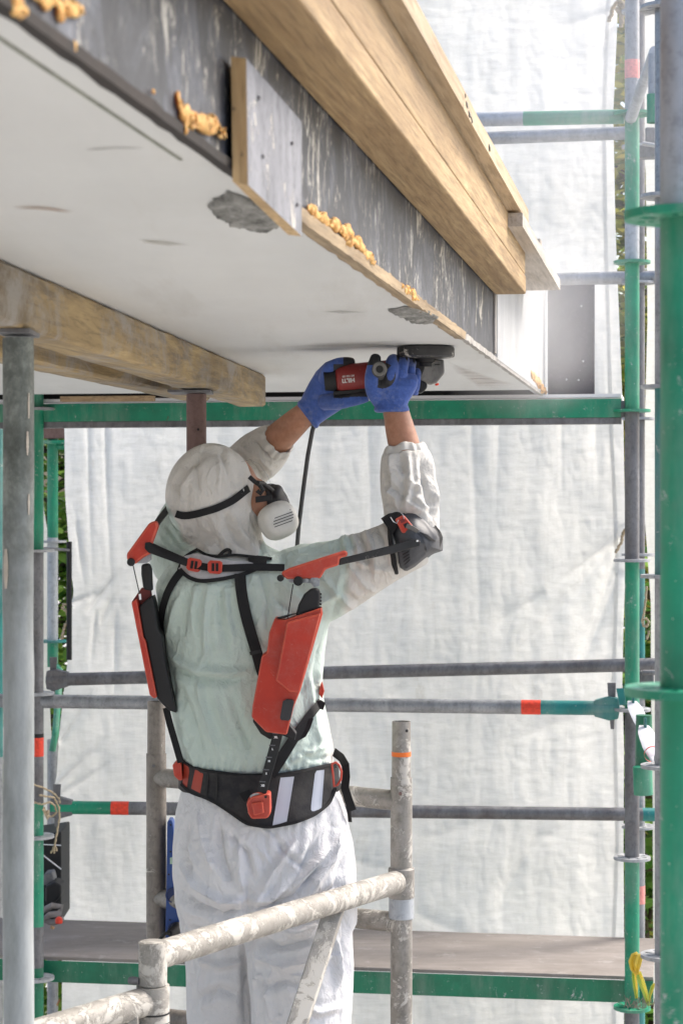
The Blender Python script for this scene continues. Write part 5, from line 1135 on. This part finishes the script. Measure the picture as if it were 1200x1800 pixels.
# left actuator, seen edge on
LY = 4.40
la = slab_px([(243,1066),(256,1056),(268,1046),(272,1062),(278,1106),(286,1120),(290,1157),(299,1200),(307,1236),(311,1254),(296,1249),(276,1228),(256,1127),(252,1120)], LY, .07, 'actuator_side', M['black'], ex, bevel=.005, seg=3)
sh2 = slab_px([(231,1059),(240,1053),(243,1068),(252,1120),(256,1127),(276,1226),(270,1228),(263,1221),(247,1140)], LY-.012, .085, 'actuator_shell', shell, ex, bevel=.0025)
slab_px([(231,1059),(249,1033),(264,1037),(266,1048),(244,1066)], LY+.035, .03, 'shell_mouth', M['reddark'], sh2, bevel=.002)
text('EXIA', .008, at(290,1178,LY-.0004), facing(-78), plain('faint grey print', (.25,.25,.25), .5), la, bold=.0001) if False else None
slab_px([(248,992),(262,990),(266,1000),(268,1040),(252,1036),(248,1010)], LY, .03, 'pivot_arm', M['black'], ex, bevel=.006, seg=3)
lj = slab_px([(222,978),(224,972),(261,921),(268,916),(276,916),(278,926),(268,954),(267,972),(252,980),(237,992),(226,990)], LY-.03, .032, 'shoulder_joint', shell, ex, bevel=.006, seg=3)
MB().lathe([(.0085,0),(.009,.006),(.007,.008)], at(231,988,LY-.03), (0,-1,0), 20).build('knob', M['black'], lj)
slab_px([(236,986),(266,972),(266,984),(258,990),(242,990)], LY-.012, .012, 'link_plate', M['galv_l'], lj, bevel=.001)
MB().tube([at(234,993,LY-.03), at(246,1046,LY-.01)], .0012, 8).build('tension_cable', M['black'], ex)
MB().tube([at(246,1044,LY-.01), at(247,1054,LY-.01)], .0025, 8).build('cable_end', lm2, ex)
ribbon('arm_bar', [(268,932,LY-.005,0),(280,914,4.45,0),(297,892,4.60,0),(320,868,4.80,0)], .013, M['black'], ex, th=.008)
MB().prism([at(255,954,LY-.036),at(263,953,LY-.036),at(300,969,LY-.03),at(330,982,4.40),at(328,996,4.40),at(298,985,LY-.03),at(262,972,LY-.036),at(254,964,LY-.036)], Vector((0,.008,0))).build('strap_sleeve', M['blackweb'], ex, bevel=.002)
ribbon('hip_strap', [(292,1244,4.44,0),(298,1270,4.44,0),(308,1305,4.43,0),(318,1340,4.42,0)], .015, M['blackweb'], ex)
# right shoulder joint and arm bar
JY = 4.315
rj = slab_px([(494,1006),(508,999),(560,982),(604,968),(611,970),(610,978),(597,981),(595,994),(572,1001),(563,1017),(505,1018),(496,1013)], JY, .030, 'shoulder_joint', shell, ex, bevel=.005, seg=3)
MB().lathe([(.007,0),(.0075,.006),(.006,.008)], at(494,1016,JY+.004), (-.3,-1,0), 20).build('knob', M['black'], rj)
MB().lathe([(.0100,0),(.0105,.008),(.008,.010)], at(524,1021,JY+.002), (0,-1,0), 24).build('knob', M['black'], rj)
slab_px([(507,1017),(552,1014),(562,1020),(561,1030),(552,1032),(546,1025),(508,1024)], JY+.010, .004, 'link_plate', M['galv_l'], rj, bevel=.001)
MB().lathe([(.0095,0),(.0095,.005),(.005,.005),(.005,.010),(.002,.011)], at(553,1021,JY+.006), (0,-1,0), 20).build('bolt', M['rosette'], rj, smooth=30)
MB().lathe([(.004,0),(.004,.006)], at(539,1020,JY+.006), (0,-1,0), 12).build('bolt', M['rosette'], rj, smooth=30)
ab = slab_px([(597,982),(690,958),(722,948),(733,948),(739,953),(737,960),(690,973),(640,984),(595,994)], JY+.012, .010, 'arm_bar', galv('scratched black bar', (.010,.010,.011), (.026,.026,.028), metal=0, rough=.45, splat=.08, seed=7), ex, bevel=.002)
MB().lathe([(.0022,0),(.0018,.0012)], at(733,951,JY+.011), (0,-1,0), 10).build('rivet', lm2, ab)
# elbow cup: domed shell with outline taken at the elbow's own distance
def dome(name, outline, Y, depth, mat, parent, rings=8, power=.55, thick=.05, cx=None, fn=None):
    P = resamp(outline+[outline[0]], 60)[:-1]; c = sum(P, Vector())/len(P)
    if cx: c = Vector((cx[0], cx[1], 0))
    vs = []; fs = []; n = len(P)
    for r in range(rings+1):
        t = 1-r/rings*.97
        for p in P:
            q = c.lerp(p, t); y = Y - depth*(1-t**2)**power + (fn(q.x, q.y) if fn else 0); vs.append(at(q.x, q.y, y))
    for r in range(rings):
        for k_ in range(n): fs.append((r*n+k_, r*n+(k_+1)%n, (r+1)*n+(k_+1)%n, (r+1)*n+k_))
    fs.append(tuple(rings*n+k_ for k_ in range(n)))
    b = len(vs)
    for t, dz in ((1, .35), (.8, .8), (.4, 1)):
        for p in P: q = c.lerp(p, t); vs.append(at(q.x, q.y, Y+thick*dz))
    for r in range(2):
        for k_ in range(n): fs.append((b+r*n+k_, b+(r+1)*n+k_, b+(r+1)*n+(k_+1)%n, b+r*n+(k_+1)%n))
    for k_ in range(n): fs.append((k_, b+k_, b+(k_+1)%n, (k_+1)%n))
    fs.append(tuple(b+2*n+k_ for k_ in range(n)))
    return MB().add(vs, fs).build(name, mat, parent, smooth=50)
k = NT('scuffed grey elbow cup'); n = k.noise(22,7,.7); k.set('Base Color', k.ramp(n,[(.35,(.035,.037,.044)),(.75,(.095,.10,.11))])); k.set('Roughness', .5); k.bump(n, .2, .003); cupm = k.m
ep = dome('elbow_cup', [(694,905),(715,898),(733,900),(752,914),(770,930),(778,945),(778,968),(760,974),(748,984),(728,1000),(712,1008),(700,1003),(694,985),(688,955),(684,930)], 4.425, .085, cupm, ex, power=.5, thick=.085)
dome('cup_lining', [(669,911),(682,903),(697,897),(716,899),(706,912),(690,925),(688,945),(690,970),(697,1000),(701,1010),(694,1010),(688,1000),(682,975),(680,945),(680,925)], 4.405, .045, M['blackweb'], ex, power=.5, thick=.06, cx=(689,940))
ebv = BVHTree.FromPolygons([v.co + Vector(ep['_org']) for v in ep.data.vertices], [tuple(p.vertices) for p in ep.data.polygons])
kw = dict(tree=ebv, defY=4.42)
patch('cup_plate', [(700,905),(726,901),(748,916),(764,936),(768,945)], [(706,930),(730,932),(742,944),(748,960),(750,972)], cupm, ep, lift=.001, thick=.003, nx=14, ny=6, **kw)
patch('cup_plate', [(702,968),(716,960),(732,953),(742,954)], [(700,990),(712,1000),(730,990),(748,975)], cupm, ep, lift=.001, thick=.003, nx=14, ny=6, **kw)
for i in range(6): patch('cup_groove', [(738+i*3.4,935+i*2.6),(752+i*2.6,940+i*2.0)], [(738+i*3.4,937+i*2.6),(752+i*2.6,942+i*2.0)], M['black'], ep, lift=.0042, thick=.0008, nx=5, ny=1, sm_=0, **kw)
for i in range(5): patch('cup_groove', [(706+i*1.0,968+i*6),(718+i*.6,963+i*5)], [(706+i,970+i*6),(718+i*.6,965+i*5)], M['black'], ep, lift=.0042, thick=.0008, nx=5, ny=1, sm_=0, **kw)
patch('cup_rim', [(750,905),(764,922),(774,934),(778,945)], [(746,908),(760,926),(770,940),(772,968)], M['black'], ep, lift=.003, thick=.003, nx=10, ny=2, **kw)
by = (surfY(712,920,ebv) or 4.4)-.012
bk = slab_px([(694,913),(708,905),(712,908),(726,925),(714,938),(706,937)], by, .012, 'elbow_buckle', shell, ex, bevel=.003)
slab_px([(702,914),(709,911),(713,916),(705,920)], by-.0015, .003, 'buckle_slot', M['reddark'], bk, bevel=0)
slab_px([(708,922),(716,918),(720,924),(712,929)], by-.0015, .003, 'buckle_slot', M['black'], bk, bevel=0)
MB().tube([at(686,909,by+.01), at(691,917,by), at(697,920,by), at(700,914,by-.003)], .001, 6).build('wire_loop', M['galv_l'], bk)
MB().tube([at(704,901,by+.02), at(708,905,by), at(710,912,by-.003)], .001, 6).build('wire_loop', M['galv_l'], bk)
ribbon('strap_tail', [(714,924,by-.004,0),(724,928,by-.008,.3),(734,934,by-.004,.5)], .010, plain('frayed grey strap', (.16,.15,.14), .8), ex)

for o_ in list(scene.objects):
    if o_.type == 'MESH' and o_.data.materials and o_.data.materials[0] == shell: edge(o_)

pnl = next(o_ for o_ in scene.objects if o_.name == 'formwork_panel')
for px, py in ((995,667),(1016,668),(1024,635),(1021,538)):
    MB().lathe([(.0035,0),(.0035,.002),(.001,.003)], at(px, py, 6.783 - (px-962)/F*6.79*.17), (0,-1,0), 10).build('nail_head', M['rosette'], pnl)
# ---------------------------------------------------------------- small things round about
ps = thing('power_strip', 'blue socket strip hanging on the rear tower post behind the trousers', 'power strip', at(305,1655,4.93))
blu = plain('blue socket plastic', (.010,.055,.24), .4, scale=10)
slab_px([(294,1446),(296,1442),(302,1442),(304,1447),(324,1650),(318,1655),(291,1654)], 4.93, .05, 'housing', blu, ps, bevel=.002)
for x, y in ((305,1573),(308,1634)):
    MB().lathe([(.0185,0),(.0195,.004),(.0165,.005),(.0155,.001)], at(x,y,4.93), (0,-1,0), 28).build('socket', plain('dark blue socket', (.004,.022,.11), .4), ps)
for x, y in ((300,1450),(300,1497),(297,1537),(299,1617),(302,1585)): MB().lathe([(.0022,0),(.0022,.001)], at(x,y,4.93), (0,-1,0), 10).build('screw', M['black'], ps)
slab_px([(299,1508),(303,1507),(303,1519),(299,1519)], 4.9285, .002, 'rating_label', plain('pale green label', (.35,.5,.4), .5), ps, bevel=0)
pg = thing('power_plug', 'black plug and cable end pushed into the blue socket strip', 'plug', at(302,1640,4.90))
MB().tube([at(311,1630,4.925), at(308,1635,4.90), at(298,1640,4.885)], [.014,.013,.009], 20).build('plug_body', M['black'], pg, smooth=50)
MB().tube([at(299,1640,4.887), at(290,1641,4.88), at(282,1650,4.88), at(280,1700,4.88), at(283,1900,4.88)], .0045, 12).build('cable', M['black'], pg)
# site clutter on the deck at the lower left
bx = thing('tool_crate', 'black plastic crate standing behind the left scaffold post', 'crate', at(84,1628,7.6))
slab_px([(50,1470),(108,1462),(108,1622),(50,1622)], 7.72, .25, 'crate_body', M['black'], bx, bevel=.006)
MB().tube([at(50,1483,7.69), at(108,1486,7.69)], .002, 8).build('white_cord', lm2, bx); MB().tube([at(72,1500,7.69), at(108,1528,7.69)], .0025, 8).build('white_cord', lm2, bx)
bt = thing('tool_battery', 'grey and black cordless tool battery lying by the left post', 'battery', at(95,1590,7.45))
slab_px([(78,1536),(92,1534),(96,1550),(82,1558),(74,1554)], 7.5, .08, 'battery_top', M['galv_d'], bt, bevel=.006); slab_px([(80,1558),(96,1550),(108,1556),(108,1575),(92,1592),(80,1588)], 7.46, .1, 'battery_body', M['black'], bt, bevel=.008)
ho = thing('hose_coil', 'dusty grey hose piled at the deck end', 'hose', at(95,1612,7.3))
MB().tube([at(78,1600,7.35), at(92,1592,7.3), at(108,1594,7.35), at(104,1606,7.3), at(88,1608,7.28), at(76,1616,7.3), at(92,1622,7.3), at(112,1616,7.3)], .012, 14).build('hose', plain('dusty hose', (.23,.21,.20), .8), ho, smooth=60)
tag(MB().lathe([(.012,0),(.014,.008),(.012,.018),(.005,.024)], at(104,1623,7.2), (0,0,1), 20).build('marker_cap', M['redlab']), 'small bright red cap lying on the deck beside the hose', 'cap')
tag(MB().prism([at(51,1585,7.2),at(57,1582,7.2),at(58,1600,7.2),at(52,1602,7.2)], (0,.05,0)).build('plastic_clip', M['redlab'], bevel=.003), 'red clip peeking between thick prop and left post', 'clip')
lf = plain('dry brown leaf', (.30,.17,.07), .8)
tag(MB().add([at(90,1626,7.1),at(97,1630,7.12),at(94,1634,7.05),at(88,1632,7.08),at(93,1629,7.06)], [(0,1,4),(1,2,4),(2,3,4),(3,0,4)]).build('dry_leaf', lf), 'curled dry leaf lying on the walkway deck', 'leaf')
tag(MB().add([at(105,1755,7.7),at(107,1758,7.7),at(102,1769,7.7),at(99,1766,7.68)], [(0,1,2),(0,2,3)]).build('dry_leaf', lf), 'brown leaf caught on the sheet below the walkway', 'leaf')
# ropes tying the sheeting
rp = plain('frayed beige rope', (.42,.34,.23), .9, scale=200, var=.35)
def rope(label, paths, r=.004, n=8, seed=0):
    o = thing('tie_rope', label, 'rope', at(*paths[0][0])); rr = random.Random(seed)
    for i, p in enumerate(paths):
        pts = [at(*q) for q in p]; op = []
        for a, b in zip(pts[:-1], pts[1:]):
            for t in range(5): op.append(a.lerp(b, t/5) + Vector((rr.uniform(-1,1), rr.uniform(-1,1), rr.uniform(-1,1)))*r*.35)
        op.append(pts[-1]); MB().tube(op, [r*(1+.25*math.sin(j*2.2)) for j in range(len(op))], n).build('strand', rp, o, smooth=60)
    return o
lo = [[(57,1378,6.9),(75,1384,6.95),(92,1392,7.0),(104,1404,7.2),(106,1412,7.2)],[(60,1410,6.94),(74,1414,6.93),(88,1410,6.95),(97,1416,7.0),(100,1428,7.0),(90,1436,7.0),(80,1428,6.95),(78,1420,6.94)],
      [(70,1398,6.93),(84,1400,6.95),(96,1402,7.0),(104,1420,7.0),(105,1440,7.0),(101,1462,7.0),(97,1480,7.0),(95,1494,7.0)],[(76,1422,6.93),(84,1440,6.94),(86,1424,6.94),(80,1430,6.94),(84,1436,6.93)],[(95,1488,7.0),(90,1500,7.0)],[(96,1486,7.0),(101,1496,7.0)],[(96,1486,7.0),(96,1500,7.0)],[(110,1408,7.4),(124,1409,7.6)]]
rope('tangled beige twine tying the sheet to the left post', lo, .0035, seed=1)
rope('twine end hanging from the sheet edge beside the green post', [[(1098,933,7.7),(1094,938,7.68),(1092,950,7.68),(1087,962,7.68),(1081,972,7.68)],[(1093,938,7.68),(1100,930,7.66)]], .006, seed=2)
rope('rope bundle binding the sheet at the top right', [[(1076,14,7.6),(1086,2,7.5),(1094,6,7.5),(1096,20,7.5),(1090,24,7.5),(1082,14,7.5)],[(1082,6,7.55),(1092,10,7.5),(1094,28,7.5),(1088,36,7.5)],[(1076,18,7.6),(1072,30,7.6),(1070,38,7.6)],[(1084,16,7.5),(1094,34,7.5),(1090,48,7.5)]], .008, seed=3)
rope('knotted twine with loop hanging right of the green post', [[(1136,1030,7.0),(1134,1050,7.0),(1131,1075,7.0),(1128,1090,7.0),(1130,1100,7.0),(1137,1101,7.0),(1139,1092,7.0),(1134,1086,7.0),(1129,1092,7.0)],[(1140,1108,7.0),(1136,1124,7.0)]], .004, seed=4)
rope('short twine knot beside the thin dark bar at left', [[(108,1068,8.0),(118,1074,8.0),(122,1088,8.0),(116,1098,8.0),(112,1110,8.0),(108,1124,8.0)],[(110,1064,8.0),(124,1062,8.0)]], .006, seed=5)
# plant growing out of the rosette
pt = thing('seedling', 'yellow-topped green shoot sprouting from the lowest rosette', 'plant', at(1120,1768,6.56))
gm_ = NT('fresh leaf green'); gm_.set('Base Color', (.28,.42,.06)); gm_.set('Roughness', .5); gm_.set('Subsurface Weight', .2)
ym_ = NT('withered yellow leaf'); n = ym_.noise(20,4); ym_.set('Base Color', ym_.ramp(n,[(.4,(.72,.48,.03)),(.7,(.62,.50,.10))])); ym_.set('Roughness', .55)
def blade(name, pts, ws, mat, parent):
    vs = []; fs = []
    for i, ((a, b, y), w) in enumerate(zip(pts, ws)):
        d = Vector((pts[min(i+1,len(pts)-1)][0]-pts[max(i-1,0)][0], pts[min(i+1,len(pts)-1)][1]-pts[max(i-1,0)][1], 0)).normalized(); nn = (-d.y, d.x)
        vs += [at(a+nn[0]*w/2, b+nn[1]*w/2, y-.004), at(a, b, y+.006), at(a-nn[0]*w/2, b-nn[1]*w/2, y-.004)]
    for i in range(len(pts)-1): fs += [(3*i,3*i+1,3*i+4,3*i+3),(3*i+1,3*i+2,3*i+5,3*i+4)]
    o = MB().add(vs, fs).build(name, mat, parent, smooth=60); s_ = o.modifiers.new('s','SOLIDIFY'); s_.thickness = .0012; return o
blade('leaf', [(1118,1755,6.57),(1116,1735,6.56),(1114,1718,6.55),(1113,1706,6.55)], [5,9,9,8], gm_.m, pt); blade('leaf', [(1139,1768,6.57),(1133,1745,6.55),(1126,1725,6.54),(1121,1708,6.54)], [4,10,12,9], gm_.m, pt)
blade('leaf', [(1139,1768,6.57),(1141,1750,6.56),(1146,1735,6.56),(1149,1728,6.56)], [3,6,7,3], gm_.m, pt)
blade('withered_leaf', [(1120,1713,6.53),(1112,1703,6.52),(1110,1690,6.52),(1113,1680,6.52),(1120,1675,6.52)], [6,11,13,11,6], ym_.m, pt); blade('withered_leaf', [(1118,1710,6.52),(1120,1695,6.51),(1123,1683,6.51),(1126,1677,6.51)], [7,12,12,5], ym_.m, pt)
mb = MB(); rr = random.Random(5)
for i in range(60):
    a = rr.uniform(0, 6.28); r0 = rr.uniform(.028, .055); p = at(1119, 1767, 6.60)+Vector((math.cos(a)*r0, math.sin(a)*r0, 0)); mb.tube([p, p+Vector((rr.uniform(-.015,.015), rr.uniform(-.01,.01), rr.uniform(.004,.03)))], .0012, 5)
mb.build('dry_roots', plain('dry roots', (.22,.19,.15), .9), pt)

# ---------------------------------------------------------------- shrubs behind the scaffold
def leafmat(name, a, b):
    k = NT(name); oi = k.n.new('ShaderNodeNewGeometry'); c = k.ramp(oi.outputs['Random Per Island'], [(.1, a), (.9, b)]); tr = k.n.new('ShaderNodeBsdfTranslucent'); mx = k.n.new('ShaderNodeMixShader'); mx.inputs[0].default_value = .5
    k.set('Base Color', c); k.set('Roughness', .45); k.l.new(c, tr.inputs[0]); k.l.new(k.p.outputs[0], mx.inputs[1]); k.l.new(tr.outputs[0], mx.inputs[2]); k.l.new(mx.outputs[0], k.out.inputs[0]); return k.m
lg1 = leafmat('broad green leaves', (.10,.22,.03), (.38,.55,.10)); lg2 = leafmat('yellowing leaves', (.25,.35,.05), (.75,.66,.16)); lg3 = leafmat('dark laurel leaves', (.09,.22,.04), (.36,.58,.13))
bark = galv('bark', (.06,.045,.03), (.16,.12,.085), metal=0, rough=.9)
def shrub(name, label, cat, c, rx, ry, z0, z1, nleaf, size, mat, seed, grp='shrubs and trees beyond the scaffold'):
    rr = random.Random(seed); o = thing(name, label, cat, (c[0], c[1], -1.9), grp); mb = MB(); tips = []
    h = z1+1.9
    mb.tube([Vector((c[0], c[1], -1.9)), Vector((c[0]+.05, c[1], -1.9+h*.35)), Vector((c[0]-.03, c[1]+.05, -1.9+h*.7)), Vector((c[0], c[1], z1-.3))], [.07,.055,.035,.012], 10)
    for i in range(26):
        t = rr.uniform(.12, .92); b = Vector((c[0], c[1], -1.9+h*t)); a = rr.uniform(0, 6.28); l = rr.uniform(.4, 1.0); e = b + Vector((math.cos(a)*rx*l, math.sin(a)*ry*l, rr.uniform(.1,.6)))
        m_ = b.lerp(e, .5)+Vector((0,0,.08)); mb.tube([b, m_, e], [.018,.010,.004], 6); tips += [e, m_, b.lerp(e,.75)]
    mb.build('trunk', bark, o, smooth=60)
    vs = []; fs = []
    for i in range(nleaf):
        t = rr.choice(tips); p = t + Vector((rr.gauss(0, rx*.22), rr.gauss(0, ry*.22), rr.gauss(0, .22)))
        if p.z < z0: p.z = z0+rr.random()*.3
        a = rr.uniform(0, 6.28); d = Vector((math.cos(a), math.sin(a), rr.uniform(-.7,.3))).normalized(); s_ = d.cross(Vector((rr.uniform(-.4,.4), rr.uniform(-.4,.4), 1))).normalized(); n_ = d.cross(s_)
        L = size*rr.uniform(.6,1.3); w = L*rr.uniform(.22,.33); b = len(vs)
        vs += [p, p+d*L*.3+s_*w-n_*w*.3, p+d*L*.7+s_*w*.75-n_*w*.2, p+d*L, p+d*L*.7-s_*w*.75-n_*w*.2, p+d*L*.3-s_*w-n_*w*.3, p+d*L*.5]
        fs += [(b, b+1, b+6), (b+1, b+2, b+6), (b+2, b+3, b+6), (b+3, b+4, b+6), (b+4, b+5, b+6), (b+5, b, b+6)]
    me = bpy.data.meshes.new('crown'); me.from_pydata([tuple(v) for v in vs], [], fs); link('crown', me, mat, o, smooth=180); return o
shrub('laurel_bush', 'dense green bush seen between the right-hand posts near the deck', 'bush', (at(1130,1500,9.6).x, 9.8), .7, .5, -1.9, 1.0, 9000, .10, lg3, 1)
shrub('maple_tree', 'yellow-green leafy tree in the gap right of the sheet', 'tree', (at(1120,600,10.6).x, 10.6), .9, .7, -.6, 5.6, 14000, .13, lg2, 2)
shrub('hazel_shrub', 'bright green shrub visible left of the sheet behind the slender green post', 'shrub', (at(95,900,11.0).x, 11.0), .8, .6, -1.2, 2.6, 10000, .11, lg1, 3)
shrub('broadleaf_tree', 'leafy green tree behind the far right strip of sheeting', 'tree', (at(1125,1000,12.0).x, 12.2), 1.0, .8, -1.6, 3.4, 9000, .13, lg1, 4)

# ---------------------------------------------------------------- grinding dust hanging in the air at the slab end
dc = at(940, 330, 5.9)
k = NT('grinding dust'); k.n.remove(k.p); pv = k.n.new('ShaderNodeVolumePrincipled'); pv.inputs['Color'].default_value = (.93,.93,.95,1); pv.inputs['Anisotropy'].default_value = .1
nn = k.ramp(k.noise(2.6, 5, .6, dist=.6), [(.34, .12), (.62, 1)]); tot = None
for (px, py, Y), rad, dens in (((1010,150,6.2), (.55,1.0,.75), .38), ((925,560,6.0), (.34,.75,.32), 1.25), ((820,610,5.0), (.22,.30,.12), .9), ((1000,560,6.5), (.22,.25,.28), .2)):
    q = at(px, py, Y)-dc; mp = k.n.new('ShaderNodeMapping'); mp.inputs['Scale'].default_value = tuple(1/r for r in rad); mp.inputs['Location'].default_value = tuple(-a/r for a, r in zip(q, rad)); k.l.new(k.tc.outputs['Object'], mp.inputs[0])
    vm = k.n.new('ShaderNodeVectorMath'); vm.operation = 'LENGTH'; k.l.new(mp.outputs[0], vm.inputs[0]); f = k.math('MULTIPLY', k.ramp(vm.outputs['Value'], [(.1, 1), (1.0, 0)]), dens); tot = f if tot is None else k.math('ADD', tot, f)
k.l.new(k.math('MULTIPLY', tot, nn), pv.inputs['Density']); k.l.new(pv.outputs[0], k.out.inputs['Volume'])
me = MB().ell((0,0,0), .80, 1.25, 1.12, 32, 20).mesh('dust_cloud'); dob = bpy.data.objects.new('dust_cloud', me); COL.objects.link(dob); me.materials.append(k.m)
dob.location = dc; tag(dob, 'pale grinding dust drifting in the air at the far slab end', 'dust', None, 'stuff')
scene.cycles.volume_step_rate = 3.0
